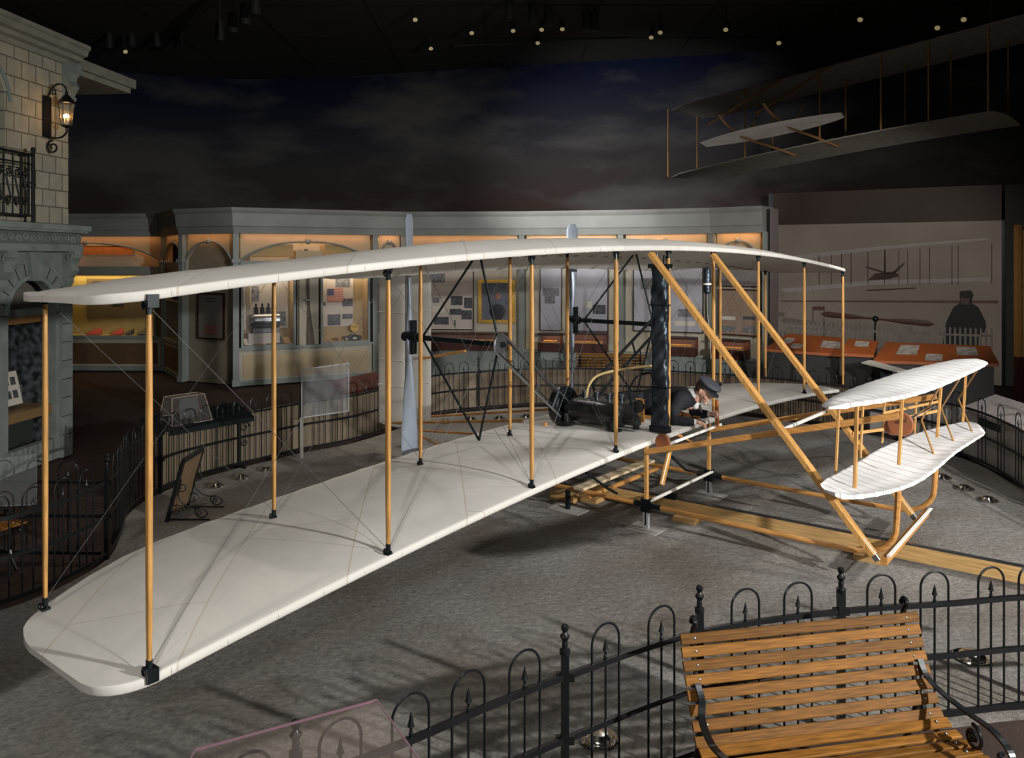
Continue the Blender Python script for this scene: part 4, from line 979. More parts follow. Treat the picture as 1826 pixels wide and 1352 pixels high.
# -- poster bay
T, L = bay(WP['A1'], WP['A'], 'plain grey-brown back wall bay with one dark framed poster', 'poster')
MB().box(.07,.10,0,L-.07,.16,3.1).build('front_panel', mat('grey_brown_panel', (.25,.22,.16), .6, var=.1), T, smooth=False)
poster(T, .40, 1.12, .98, 1.92, .06, darkwood, mat('dull_poster', (.17,.155,.13), .6), lines=2, pics=((.25,.75,.08,.3,mat('dull_red', (.22,.10,.08))),))
glow(T, .3, L-.3, 3.16, .06, .10, 2, (1,.5,.2))
# -- large two-window bay
T, L = bay(WP['A'], WP['B'], 'large back wall bay with two display windows and a tall wooden propeller between them', 'case')
base(T, L, .80, 1); 
MB().box(.07,.0,2.50,L-.07,.1,2.64).build('lintel', greypaint, T, smooth=False)
MB().box(1.32,-.03,0,1.46,.40,2.64).build('divider', creamwall, T, smooth=False); 
for x in (1.34,): MB().box(1.24,-.05,2.60,1.82,.30,2.86).build('niche_head', creampaint, T, smooth=False)
MB().box(1.30,.06,.1,1.76,.16,2.75).build('niche', creamwall, T, smooth=False)
for x0, x1 in ((.18,1.2),(1.9,2.85)): MB().box(x0,.03,2.74,x1,.07,3.0).build('head_panel', ochre, T, smooth=False)
window(T, .16, 1.20, .84, 2.46); window(T, 1.84, 2.86, .84, 2.46)
poster(T, .2, 1.15, 1.15, 2.4, .35, None, board, pics=((.05,.35,.5,.75,photo),(.45,.95,.05,.3,photo)))
poster(T, 1.88, 2.62, 1.15, 2.4, .35, None, board, pics=((.02,.14,.38,.45,photo2),(.66,.98,.36,.5,photo2),(.66,.98,.13,.22,photo2),(.2,.6,.02,.22,photo2),(.45,.9,.72,.9,photo)))
glow(T, .2, 1.15, 2.44, .08, .32, 5.5, (1,.82,.58)); glow(T, 1.9, 2.8, 2.44, .08, .32, 6, (1,.80,.55)); glow(T, .2, L-.2, 3.16, .10, .34, 6, (1,.55,.25)); glow(T, 1.32, 1.76, 2.58, -.02, .04, 1.2, (1,.85,.6))
CASE1 = T
# hung propeller
def w_at(T, x, y, z): return wpt(T, x, y, z)
o = w_at(T, 1.53, .0, 1.78)
PT = thing('wooden_propeller', 'tall brown wooden propeller hung upright in the niche between two showcases', 'propeller', o, T.rotation_euler[2])
rows = []
for i in range(31):
    t = -1+2*i/30; a = abs(t); w = interp(a, [(0,.09),(.1,.05),(.3,.08),(.7,.16),(.92,.17),(1,.06)]); tw = R(interp(a, [(0,80),(.3,50),(1,20)]))
    cx = .10*t*(-1 if t > 0 else -1)*.6
    rows.append([(cx + .5*w*math.cos(q)*math.cos(tw*.6)*1.0 + .02*math.sin(q)*math.sin(tw), .5*w*math.cos(q)*math.sin(tw*.6)*.5 + .012*math.sin(q), t*1.12) for q in [2*math.pi*k/12 for k in range(12)]])
mb = MB().grid(rows, closed=True); mb.f += [tuple(range(12)), tuple(360+k for k in range(11,-1,-1))]; mb.build('blade', mat('old_prop_wood', (.12,.10,.075), .6, var=.3), PT)
MB().box(-.13,-.03,-.015,.05,.03,.015).build('hub_bracket', steel, PT, smooth=False)
# items in the left window: an engine on a block, books, papers
o = w_at(T, .62, .16, 1.30); E2 = thing('model_engine', 'silver and black museum engine raised in the left showcase window', 'engine', o, T.rotation_euler[2])
MB().lathe([(.001,-.26),(.14,-.26),(.16,-.22),(.16,.30),(.001,.30)], (0,0,.05), 20, 'x').build('crankcase', steel, E2)
MB().lathe([(.001,-.3),(.17,-.3),(.17,-.26),(.001,-.26)], (0,0,.02), 20, 'x').build('flywheel', blacksteel, E2)
for k in range(4):
    MB().cyl((-.18+k*.13,0,.16),(-.18+k*.13,0,.34),.045,12).build('cylinder', blacksteel, E2); MB().cyl((-.18+k*.13,0,.34),(-.18+k*.13,0,.42),.02,8).build('valve', blacksteel, E2)
MB().box(-.25,-.1,-.2,.3,.12,-.11).build('mount', photo, E2, smooth=False)
o = w_at(T, .62, .17, .84); B_ = MB().box(-.35,-.12,0,.3,.14,.25).build('plinth_block', board, loc=o, rz=T.rotation_euler[2], smooth=False); tag(B_, 'pale block carrying the engine in the left showcase window', 'plinth')
for i, (x, w, c, nm, lab) in enumerate(((.2,.15,paper,'paper_sheet','leftmost pale sheet leaning in the left showcase window'),(.37,.22,mat('tan_board',(.40,.24,.10)),'open_book','tan open book in the left showcase window'),(.62,.18,mat('russet_board',(.25,.10,.05)),'open_book','russet open book in the left showcase window'),(.83,.16,photo2,'framed_print','dark framed print at the right in the left showcase window'),(1.02,.14,mat('tan_board',(.40,.24,.10)),'paper_sheet','rightmost tan sheet in the left showcase window'))):
    o = w_at(T, x, .03, .845); b_ = MB().add([(0,0,0),(w,0,0),(w-.03,.14,.13+.03*(i%2)),(-.03,.14,.13+.03*(i%2)),(0,.02,0),(w,.02,0),(w-.03,.16,.12),(-.03,.16,.12)], [(0,1,2,3),(7,6,5,4),(0,4,5,1),(1,5,6,2),(2,6,7,3),(3,7,4,0)])
    t_ = b_.build(nm, c, loc=o, rz=T.rotation_euler[2], smooth=False); tag(t_, lab, 'museum object', 'papers and books in the left showcase window')
# items in the right window
o = w_at(T, 2.02, .32, 1.72); FLG = thing('flag_panel', 'small red, white and blue striped flag in the right showcase window', 'flag', o, T.rotation_euler[2])
for k in range(13): MB().box(0,0,k*.022,.36,.012,(k+1)*.022).build('stripe', redpaint if k % 2 == 0 else paper, FLG, smooth=False)
MB().box(0,-.004,.132,.15,.0,.286).build('canton', bluepaint, FLG, smooth=False)
st = MB()
for a_ in range(6):
    for b_ in range(5): st.box(.012+a_*.024,-.007,.143+b_*.028,.02+a_*.024,-.004,.151+b_*.028)
st.build('stars', paper, FLG, smooth=False)
for i, (x, z, s, c, nm, lab) in enumerate(((2.18,.84,.09,mat('russet_board',(.25,.10,.05)),'small_box','little russet box on the sill of the right showcase window'),(2.42,.84,.12,photo2,'camera','dark camera-like object on the sill of the right showcase window'),(2.58,.84,.15,ink,'model_wagon','black and cream wheeled model in the right showcase window'),(2.60,1.12,.10,mat('sunflower',(.75,.45,.08)),'round_badge','round orange badge above the wheeled model in the right showcase window'))):
    o = w_at(T, x, .16, z); TT = thing(nm, lab, 'museum object', o, T.rotation_euler[2], 'objects in the right showcase window')
    if nm == 'round_badge': MB().lathe([(.001,0),(.09,0),(.09,.02),(.001,.02)], (0,0,0), 20, 'y').build('disc', c, TT); MB().sphere((-.03,-.01,.02),.015,5).sphere((.03,-.01,.02),.015,5).build('spot', ink, TT); MB().cyl((0,.01,-.28),(0,.01,-.08),.006,6).build('stem', steel, TT)
    else: MB().box(-s/2,-s/2,0,s/2,s/2,s*.8).build('body', c, TT, smooth=False); MB().box(-s*.3,-s*.6,s*.2,s*.3,-s*.5,s*.5).build('front', paper if i else ink, TT, smooth=False)
    if nm == 'model_wagon':
        for dx in (-.1,.1): MB().lathe([(.04,-.01),(.06,-.01),(.06,.01),(.04,.01)], (dx,-.09,.06), 14, 'y').build('wheel', ink, TT)
# -- narrow bay
T, L = bay(WP['B'], WP['C'], 'narrow back wall bay with small framed pictures left of the grey propeller', 'blank')
base(T, L, .80, 1); MB().box(.07,.1,.8,L-.07,.16,3.1).build('front_panel', creamwall, T, smooth=False); poster(T, .1, .2, 1.55, 2.1, .08, darkwood, mat('rust_print',(.3,.08,.04))); poster(T, .1, .2, 1.0, 1.4, .08, darkwood, mat('green_print',(.08,.12,.04)))
glow(T, .1, L-.1, 3.16, .02, .09, 1.5, (1,.6,.3))
# -- photo board + gilt portrait bay
def long_case(T, x0, x1, z0, z1, lab):
    o = wpt(T, x0, -.42, 0); C_ = thing('table_case', lab, 'display case', o, T.rotation_euler[2], 'dark table cases along the back wall'); w = x1-x0
    MB().box(0,0,z0,w,.40,z0+.20).build('case_body', redwood, C_, smooth=False); MB().box(0,.36,z0+.2,w,.40,z1).build('case_back', redwood, C_, smooth=False)
    MB().box(0,-.005,z0+.2,w,.005,z1).build('pane', caseglass, C_, smooth=False); MB().box(0,0,z1,w,.4,z1+.03).build('case_lid', darkwood, C_, smooth=False)
    MB().box(.1,.1,z0+.2,w-.1,.3,z0+.23).build('case_bed', gold, C_, smooth=False); MB().box(.05,.05,0,w-.05,.38,z0).build('case_stand', greypaint, C_, smooth=False)
    a_ = wpt(C_, w/2, .2, z1-.01); d = bpy.data.lights.new('case_lamp','AREA'); d.shape='RECTANGLE'; d.size=w*.8; d.size_y=.1; d.energy=1.6; d.color=(1,.6,.25); q = bpy.data.objects.new('case_lamp', d); COL.objects.link(q); q.location=a_; q.rotation_euler=(0,0,C_.rotation_euler[2])
T, L = bay(WP['C'], WP['D'], 'back wall bay with a tall photo board and a gilt framed portrait', 'board')
MB().box(.07,.1,0,L-.07,.16,3.1).build('front_panel', creamwall, T, smooth=False); base(T, L, .62, 3, greypaint, greypaint)
poster(T, .25, 1.60, 1.06, 2.80, .06, darkwood, board, fw=.02, lines=2, pics=((.30,.52,.62,.74,photo),(.05,.3,.68,.78,photo),(.62,.82,.32,.44,photo2),(.85,.99,.28,.42,photo2),(.60,.80,.19,.27,photo2),(.8,.98,.13,.25,photo2),(.3,.42,.35,.42,photo),(.3,.5,.22,.3,paper),(.33,.58,.06,.16,photo2),(.68,.7,.04,.12,ink)))
po = poster(T, 1.80, 2.50, 1.28, 2.13, .05, gold, mat('portrait_ground', (.13,.14,.17), .25, var=.4, scale=4), fw=.075, nm='portrait')
mb = MB(); mb.sphere((2.18,.05,1.83), .085, 10, (.8,.12,1.05)); mb.build('painted_face', mat('dim_face', (.28,.15,.10), .5), po)
mb = MB(); mb.sphere((2.17,.055,1.46), .22, 10, (1,.05,.95)); mb.build('painted_coat', mat('dim_coat', (.018,.02,.028), .5), po)
glow(T, .3, L-.3, 3.16, .02, .09, 5, (1,.6,.3)); long_case(T, .2, 2.45, .62, .98, 'long dark table case under the photo board and gilt portrait')
# -- two glass panels bay
T, L = bay(WP['D'], WP['E'], 'back wall bay with a pale glass panel and a blue-grey photo board', 'board')
MB().box(.07,.1,0,L-.07,.16,3.1).build('front_panel', creamwall, T, smooth=False); base(T, L, .62, 2, greypaint, greypaint)
bb = mat('blue_grey_board', (.42,.42,.46), .4, var=.2, scale=1.5)
poster(T, .42, .90, 1.06, 2.8, .06, darkwood, bb, fw=.015, pics=((.1,.9,.45,.55,photo),(.2,.7,.35,.45,photo)))
poster(T, 1.08, 1.95, 1.06, 2.8, .06, darkwood, bb, fw=.02, lines=1, pics=((.4,.6,.3,.38,paper),(.62,.95,.22,.34,photo2),(.3,.6,.12,.17,photo)))
glow(T, .3, L-.3, 3.16, .02, .09, 4.5, (1,.6,.3)); long_case(T, .45, .95, .62, .98, 'short dark table case under the pale glass panel'); long_case(T, 1.1, 1.98, .62, 1.02, 'dark table case with a gilt bed under the blue-grey photo board')
T, L = bay(WP['E'], WP['F'], 'back wall bay with a lavender photo board behind the radiator', 'board')
MB().box(.07,.1,0,L-.07,.16,3.1).build('front_panel', creamwall, T, smooth=False); base(T, L, .62, 2, greypaint, greypaint)
poster(T, .28, 1.78, 1.10, 2.75, .06, darkwood, bb, fw=.02, pics=((.1,.3,.55,.7,photo),(.25,.5,.15,.25,paper),(.65,.95,.2,.3,photo),(.6,.9,.08,.14,paper)))
glow(T, .3, L-.3, 3.16, .02, .09, 4.5, (1,.5,.2)); long_case(T, .95, 1.7, .62, .98, 'dark table case with a gilt bed under the lavender photo board')
T, L = bay(WP['F'], WP['Gg'], 'rightmost back wall bay with stacked brown boards', 'board', doors=1)
MB().box(.07,.1,0,L-.07,.16,3.1).build('front_panel', creamwall, T, smooth=False); base(T, L, .62, 1, greypaint, greypaint)
poster(T, .15, 1.0, 1.10, 2.02, .06, redwood, mat('tan_boarding', (.30,.22,.16), .6, stretch=(1,1,6)), fw=.03, pics=((.06,.4,.32,.4,paper),(.06,.4,.05,.18,photo),(.6,.9,.05,.2,photo),(.6,.9,.35,.42,photo2))); poster(T, .15, 1.0, 2.12, 2.6, .06, darkwood, mat('grey_print',(.22,.21,.21),.6), fw=.02)
glow(T, .15, L-.15, 3.16, .02, .09, 4, (1,.5,.18)); long_case(T, .15, .85, .62, .98, 'small dark table case with a gilt bed under the stacked brown boards')
MB().box(L-.03,-.08,0,L+.06,.10,3.24).build('pilaster', greypaint, T, smooth=False)
for i, T in enumerate(BAYS):
    cove(T, T['_L'], (2.4, .8, 1, 2.6, .7, 2.4, 2.2, 2.2, 1.6)[i]); del T['_L']
# cornice following the bays, swept from a profile
def sweep(name, pts, prof, m, kind='trim'):
    rows = []
    for i, p in enumerate(pts):
        a = (pts[i]-pts[i-1]).normalized() if i > 0 else None; b = (pts[i+1]-pts[i]).normalized() if i < len(pts)-1 else None
        d = ((a or b) + (b or a)).normalized(); n = Vector((d.y, -d.x, 0)); 
        k = 1.0/max(.5, n.dot(Vector(((b or a).y, -(b or a).x, 0))))
        rows.append([(p.x+n.x*o_*k, p.y+n.y*o_*k, z) for o_, z in prof])
    mb = MB().grid(rows, closed=True); q = len(prof); mb.f += [tuple(range(q)), tuple((len(pts)-1)*q+k for k in range(q-1,-1,-1))]
    return struct(mb.build(name, m, smooth=False))
order = [WP[k] for k in ('Z','A0','A1','A','B','C','D','E','F','Gg')]
sweep('trim_2', order, [(-.5,3.22),(.10,3.22),(.12,3.30),(.14,3.36),(.16,3.38),(.18,3.64),(.22,3.70),(.24,3.76),(-.5,3.76)], mat('cornice_paint', (.27,.28,.26), .6, var=.2, scale=1.2))
# side end wall of case block + dark reveal
struct(MB().box(5.23,16.2,0,5.40,20,3.7).build('wall_right_return', darkwood, smooth=False))
# ------------------------------------------------------------------ mural panel, band above, picket fence and orange desks at the right
ml = P(1379, 402, 19.2); mr = P(1786, 388, 16.9); 
o, rz, L = fr((ml.x, ml.y, 0), (mr.x, mr.y, 0)); zt = 3.50
T = thing('mural_panel', 'large sepia wall mural of a biplane and a man in a cap from behind', 'mural', o, rz)
MB().box(0,0,0,L,.05,zt).build('mural_ground', mat('sepia_ground', (.40,.335,.28), .6, var=.18, scale=.7), T, smooth=False)
sp = mat('sepia_dark', (.06,.025,.015), .6, var=.4, scale=6); sl_ = mat('sepia_light', (.50,.46,.43), .6, var=.1)
def mpt(px, py):
    k = (px-CXP)/FPX; d = Vector((mr.x-ml.x, mr.y-ml.y)); t = (k*ml.y - ml.x)/(d.x - k*d.y); Y = ml.y + t*d.y
    return (t*L, EYE + (HY-py)/FPX*Y)
def strip(pts, nm, m, y=-.006):
    q = [mpt(*p) for p in pts]; MB().prism(q, .006, 'xz', y).build(nm, m, T, smooth=False)
strip([(1395,458),(1560,440),(1762,424),(1762,428),(1560,446),(1450,460),(1395,463)], 'painted_wing', sl_)
strip([(1392,515),(1560,500),(1765,495),(1765,501),(1560,508),(1400,522)], 'painted_wing', sl_)
strip([(1548,500),(1560,488),(1595,484),(1604,492),(1585,498)], 'painted_machine', sp); strip([(1543,477),(1545,475),(1588,488),(1584,490)], 'painted_machine', sp); strip([(1590,487),(1612,468),(1614,470),(1595,489)], 'painted_machine', sp)
for x in (1460,1482,1500,1517,1547,1577,1602,1618,1640,1657,1697,1708,1768): strip([(x,455-(x-1460)*.07),(x+1.3,455-(x-1460)*.07),(x+1.3,507),(x,507)], 'painted_strut', sp)
strip([(1577,445),(1579,445),(1580,486),(1576,486)], 'painted_machine', sp); strip([(1545,517),(1632,513),(1632,515),(1546,519)], 'painted_machine', sp)
strip([(1393,536),(1780,536),(1780,541),(1393,538)], 'painted_horizon', mat('sepia_mid', (.17,.10,.065), .6))
strip([(1680,620),(1687,575),(1700,548),(1712,540),(1711,523),(1713,519),(1732,518),(1736,526),(1732,540),(1745,548),(1757,572),(1760,590),(1748,596),(1745,605),(1745,620)], 'painted_figure', mat('mural_coat', (.02,.02,.02), .6, var=.4)); strip([(1712,531),(1730,532),(1727,543),(1714,543)], 'painted_neck', mat('mural_skin', (.14,.09,.07)), -.012)
struct(MB().box(-.0,-.06,zt,L,.05,zt+.75).build('trim_3', mat('brown_band', (.065,.04,.028), .6, var=.4, scale=.5), loc=o, rz=rz, smooth=False))
struct(MB().box(-.1,-.05,0,0,.05,zt+.75).build('trim_4', blacksteel, loc=o, rz=rz, smooth=False)); struct(MB().box(L,-.06,0,L+.06,.05,zt).build('trim_5', blacksteel, loc=o, rz=rz, smooth=False))
struct(MB().box(L+.06,-.02,0,L+4,.06,4.25).build('wall_right_far', mat('olive_wall', (.045,.045,.033), .8), loc=o, rz=rz, smooth=False))
# long dark blade and label mounted before the mural
a, b = P(1465, 560, 16.6), P(1665, 578, 15.4)
D_ = thing('mounted_propeller', 'long dark wooden propeller mounted level before the sepia mural', 'propeller', (a+b)/2)
v = (b-a)/2; rows = []
for i in range(21):
    t = -1+i/10; w = interp(abs(t), [(0,.03),(.15,.025),(.5,.07),(.9,.08),(1,.02)]); p_ = v*t
    rows.append([(p_.x, p_.y + .02*math.cos(q), p_.z + w*.8*math.sin(q)) for q in [2*math.pi*k/10 for k in range(10)]])
MB().grid(rows, closed=True).build('blade', sp, D_); MB().sphere((0,0,0), .06, 8).build('hub', blacksteel, D_)
MB().bar((0,0,0),(0,.1,-1.3),.03,.03).build('mount', blacksteel, D_)
a = P(1460, 550, 16.6); S_ = thing('label_stand', 'small red label plate on thin legs before the sepia mural', 'sign', (a.x, a.y, 0)); MB().box(-.13,-.01,a.z-.04,.12,.01,a.z+.04).build('plate', redwood, S_, smooth=False)
for dx in (-.12,.11): MB().cyl((dx,0,0),(dx,0,a.z-.04),.006,6).build('leg', blackiron, S_)
# picket fence model
a, b = P(1404, 600, 16.3), P(1768, 600, 14.6); o2, rz2, L2 = fr((a.x,a.y,0),(b.x,b.y,0))
PF = thing('picket_fence', 'low grey picket fence standing behind the orange desks', 'fence', o2, rz2)
pm = mat('grey_picket', (.16,.14,.125), .8, var=.3)
for i in range(44):
    x = L2*i/43; h = 1.42 + .0*math.sin(i); MB().prism([(x-.018,.0),(x+.018,.0),(x+.018,h-.03),(x,h),(x-.018,h-.03)], .015, 'xz').build('picket', pm, PF, smooth=False)
for z in (.9, 1.25): MB().box(0,.015,z,L2,.035,z+.04).build('fence_rail', pm, PF, smooth=False)
# desks
def odesk(label, q, items):
    q = [Vector(p) for p in q]; c = sum(q, Vector((0,0,0)))/4; c.z = 0; T = thing('orange_desk', label, 'desk', c, 0, 'sloping orange display desks'); r_ = [p-c for p in q]; dn = Vector((0,0,-.05))
    MB().add(r_ + [p+dn for p in r_], [(0,1,2,3),(7,6,5,4),(0,4,5,1),(1,5,6,2),(2,6,7,3),(3,7,4,0)]).build('desk_top', deskorange, T, smooth=False)
    bs = [Vector((p.x*.92, p.y*.92, 0)) for p in r_]
    MB().add([Vector((p.x*.92,p.y*.92,p.z-.05)) for p in r_] + bs, [(0,4,5,1),(1,5,6,2),(2,6,7,3),(3,7,4,0),(4,5,6,7)]).build('desk_base', mat('desk_black', (.012,.011,.01), .5), T, smooth=False)
    for k, (u0,u1,v0,v1,lab) in enumerate(items):
        def bl(u, v): return r_[0].lerp(r_[1], u).lerp(r_[3].lerp(r_[2], u), v)
        up = Vector((0,0,.006)); cc = [bl(u0,v0), bl(u1,v0), bl(u1,v1), bl(u0,v1)]
        m_ = MB().add([p+c+up for p in cc] + [p+c+up*2 for p in cc], [(3,2,1,0),(4,5,6,7),(0,1,5,4),(1,2,6,5),(2,3,7,6),(3,0,4,7)])
        ctr = sum([p+c for p in cc], Vector((0,0,0)))/4
        m_.v = [tuple(Vector(p_)-ctr) for p_ in m_.v]
        o_ = m_.build('photo_card', mat('card_photo', (.36,.32,.28), .5, var=.6, scale=9), loc=ctr, smooth=False); tag(o_, lab, 'card', 'photo cards on the orange desks')
odesk('largest bright orange sloping desk at the right below the mural', [P(1556,643,13.6), P(1782,649,13.0), P(1765,617,13.9), P(1581,610,14.5)], [(.16,.34,.35,.85,'pale photo card at the left end of the largest orange desk'),(.42,.56,.06,.4,'photo card low in the middle of the largest orange desk'),(.68,.86,.4,.85,'photo card at the right end of the largest orange desk')])
odesk('small raised orange desk between the two larger ones', [P(1500,630,14.0), P(1558,633,13.8), P(1566,608,14.5), P(1512,604,14.7)], [(.3,.75,.5,.85,'pale photo card on the small raised orange desk')])
odesk('dark orange sloping desk left of the others under the mural', [P(1362,622,14.9), P(1502,632,14.4), P(1500,602,15.3), P(1405,595,15.7)], [(.1,.25,.4,.7,'leftmost photo card on the dark orange desk'),(.3,.45,.15,.4,'middle photo card on the dark orange desk'),(.7,.98,.3,.7,'largest photo card on the dark orange desk')])
a = P(1822, 520, 14.5); FRm = thing('lit_frame', 'warm lit wooden showcase frame cut off by the right edge of the picture', 'display case', (a.x, a.y, 0))
MB().box(-.08,0,0,.5,.1,.9).build('case_base', redwood, FRm, smooth=False); MB().box(-.08,0,.9,.0,.1,3.3).build('case_post', mat('amber_wood', (.40,.2,.06), .5), FRm, smooth=False); MB().box(0,.03,.9,.5,.1,3.2).build('case_back', mat('amber_lining', (.45,.28,.1), .6), FRm, smooth=False)
# glass topped table just beyond the far fence at right (pale sheet edge)
a, b, c, d = P(1536,646,13.2), P(1600,662,12.6), P(1618,660,12.9), P(1552,642,13.6)
ctr = (a+b+c+d)/4; mb = MB().add([p-ctr for p in (a,b,c,d)] + [p-ctr-Vector((0,0,.02)) for p in (a,b,c,d)], [(0,1,2,3),(7,6,5,4),(0,4,5,1),(1,5,6,2),(2,6,7,3),(3,7,4,0)])
T = thing('leaflet_stand', 'low stand with a pale sheet behind the far wing tip', 'stand', (ctr.x, ctr.y, 0)); sh_ = mb; sh_.v = [(x,y,z+ctr.z) for x,y,z in sh_.v]; sh_.build('sheet', paper, T, smooth=False); MB().box(-.1,-.1,0,.1,.1,ctr.z-.03).build('stand_base', blacksteel, T, smooth=False)
# ------------------------------------------------------------------ stone house front at the left: local x toward camera, y out of the wall
C0 = Vector((-6.09, 10.97, 0)); RZH = math.atan2(-1, -.096)
H = thing('stone_house', 'pale stone house front with arched openings and a balcony at the left edge', 'building', C0, RZH)
def hz(py, t, out=0): return EYE + (HY-py)/FPX*(10.97 - t*.995)
XL = 4.2
# upper wall with an arched window hole, built from solid pieces
def arch_wall(z0, z1, holes, th, m, nm):
    """wall 0..XL with arched holes (xc, halfwidth, zbottom, zspring)"""
    mb = MB(); holes = sorted(holes); x = 0
    for xc, hw, zb, zs in holes:
        mb.box(x, -th, z0, xc-hw, 0, z1)
        if zb > z0: mb.box(xc-hw, -th, z0, xc+hw, 0, zb)
        n = 16; pts = [(xc-hw*math.cos(math.pi*i/n), zs+hw*math.sin(math.pi*i/n)) for i in range(n+1)]
        for (xa, za), (xb, zb_) in zip(pts, pts[1:]):
            mb.add([(xa,0,za),(xb,0,zb_),(xb,0,z1),(xa,0,z1),(xa,-th,za),(xb,-th,zb_),(xb,-th,z1),(xa,-th,z1)], [(0,1,2,3),(7,6,5,4),(0,4,5,1)])
        x = xc+hw
    mb.box(x, -th, z0, XL, 0, z1)
    return mb.build(nm, m, H, smooth=False)
arch_wall(3.05, 5.34, [(1.62,.42,3.2,4.62)], .35, stonem, 'upper_wall')
arch_wall(0, 2.86, [(.70,.44,.28,1.98),(2.0,.5,.28,1.98)], .12, mat('pale_stone', (.20,.225,.205), .8, var=.25, scale=4, bump=.3), 'lower_wall')
MB().box(0,-3,0,.02,-.35,5.33).build('side_wall', stonem, H, smooth=False)
# joints of the lower masonry
mb = MB()
for z in [.3,.55,.8,1.05,1.3,1.55,1.8,2.05]: mb.box(.0,.05,z,.2,.054,z+.010)
for k in range(13):
    a = math.pi*k/12; mb.bar((.70-.45*math.cos(a),.002,1.98+.45*math.sin(a)), (.70-.66*math.cos(a),.002,1.98+.66*math.sin(a)), .01, .012, up=(0,1,0))
mb.build('masonry_joint', ink, H, smooth=False)
mb = MB(); mb.tube([(.70-.47*math.cos(math.pi*k/20), .0, 1.98+.47*math.sin(math.pi*k/20)) for k in range(21)], .035, 8); mb.tube([(.70-.68*math.cos(math.pi*k/20), .0, 1.98+.68*math.sin(math.pi*k/20)) for k in range(21)], .02, 6); mb.build('arch_moulding', stonepale, H)
MB().prism([(.62,2.40),(.78,2.40),(.84,2.84),(.56,2.84)], .06, 'xz', 0).build('keystone', stonepale, H, smooth=False)
MB().box(-.02,0,0,.2,.05,2.1).build('pilaster', stonepale, H, smooth=False)
# interior of the arched opening
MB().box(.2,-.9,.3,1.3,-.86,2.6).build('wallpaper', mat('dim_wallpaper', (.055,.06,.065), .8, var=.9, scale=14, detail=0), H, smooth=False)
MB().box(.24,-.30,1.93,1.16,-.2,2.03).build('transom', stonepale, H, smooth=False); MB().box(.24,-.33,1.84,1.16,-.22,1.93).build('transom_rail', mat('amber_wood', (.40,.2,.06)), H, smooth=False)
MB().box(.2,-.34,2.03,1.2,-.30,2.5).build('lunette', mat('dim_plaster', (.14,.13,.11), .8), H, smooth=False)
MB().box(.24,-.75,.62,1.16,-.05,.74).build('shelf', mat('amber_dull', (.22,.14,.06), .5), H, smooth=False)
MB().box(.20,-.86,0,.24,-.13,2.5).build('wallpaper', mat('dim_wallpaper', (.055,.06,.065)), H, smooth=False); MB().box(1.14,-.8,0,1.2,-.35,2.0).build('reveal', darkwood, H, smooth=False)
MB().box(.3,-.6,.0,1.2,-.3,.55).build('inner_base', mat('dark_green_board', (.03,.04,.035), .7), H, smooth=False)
def hw_(x, y, z): return Matrix.Translation(C0) @ Matrix.Rotation(RZH, 4, 'Z') @ Vector((x, y, z))
for x0, x1, z0, z1, y, m_, lab in ((.80,1.12,1.05,1.62,-.5,board,'small cream board of stamps propped in the arch of the stone house'),(.55,1.12,.80,1.22,-.25,paper,'white board with small pictures leaning low in the arch of the stone house')):
    o = hw_((x0+x1)/2, y, z0); Bd = thing('picture_board', lab, 'sign', o, RZH, 'picture boards in the stone arch'); w = (x1-x0)/2; h = z1-z0
    MB().add([(-w,0,0),(w,0,0),(w,-.1,h),(-w,-.1,h),(-w,-.02,0),(w,-.02,0),(w,-.12,h),(-w,-.12,h)], [(0,1,2,3),(7,6,5,4),(0,4,5,1),(1,5,6,2),(2,6,7,3),(3,7,4,0)]).build('card', m_, Bd, smooth=False)
    pc = MB(); rr = random.Random(3)
    for a_ in range(4):
        for b_ in range(2):
            u = -w*.8+a_*w*.42; z = h*(.2+.4*b_); pc.add([(u,.004-z/h*.1,z),(u+w*.3,.004-z/h*.1,z),(u+w*.3,.004-(z+.1)/h*.1,z+.1),(u,.004-(z+.1)/h*.1,z+.1)], [(0,1,2,3)])
    pc.build('small_picture', photo2, Bd, smooth=False)
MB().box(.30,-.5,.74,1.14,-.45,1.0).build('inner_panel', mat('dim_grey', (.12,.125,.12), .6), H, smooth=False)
# ledge / balcony slab with carved frieze and brackets
sl = MB(); sl.box(-.10,-.1,3.06,XL,.27,3.13); sl.box(-.08,-.1,3.03,XL,.24,3.06); sl.build('ledge', stonepale, H, smooth=False)
MB().box(-.05,-.1,2.86,XL,.15,3.03).build('frieze', mat('frieze_stone', (.12,.14,.13), .8), H, smooth=False); MB().box(-.06,-.1,2.78,XL,.18,2.87).build('ledge_band', stonepale, H, smooth=False)
mb = MB()
for k in range(24):
    x = .0+k*.13; mb.tube(scroll((x,.155,2.95), .055, 1.1, k % 2*3, (1,0,0), (0,0,1), 10), .014, 5)
mb.build('frieze_carving', stonepale, H)
for x in (.05, 1.30, 2.5):
    mb = MB(); prof = [(0,2.78),(.19,2.78),(.18,2.70),(.14,2.66),(.12,2.58),(.14,2.52),(.10,2.46),(.06,2.42),(.06,2.36),(.02,2.30),(0,2.28)]
    mb.prism(prof, .16, 'yz', x-.08); mb.tube(scroll((x+.085,.11,2.70), .05, 1.2, 0, (0,1,0), (0,0,1)), .014, 6); mb.build('bracket', stonepale, H)
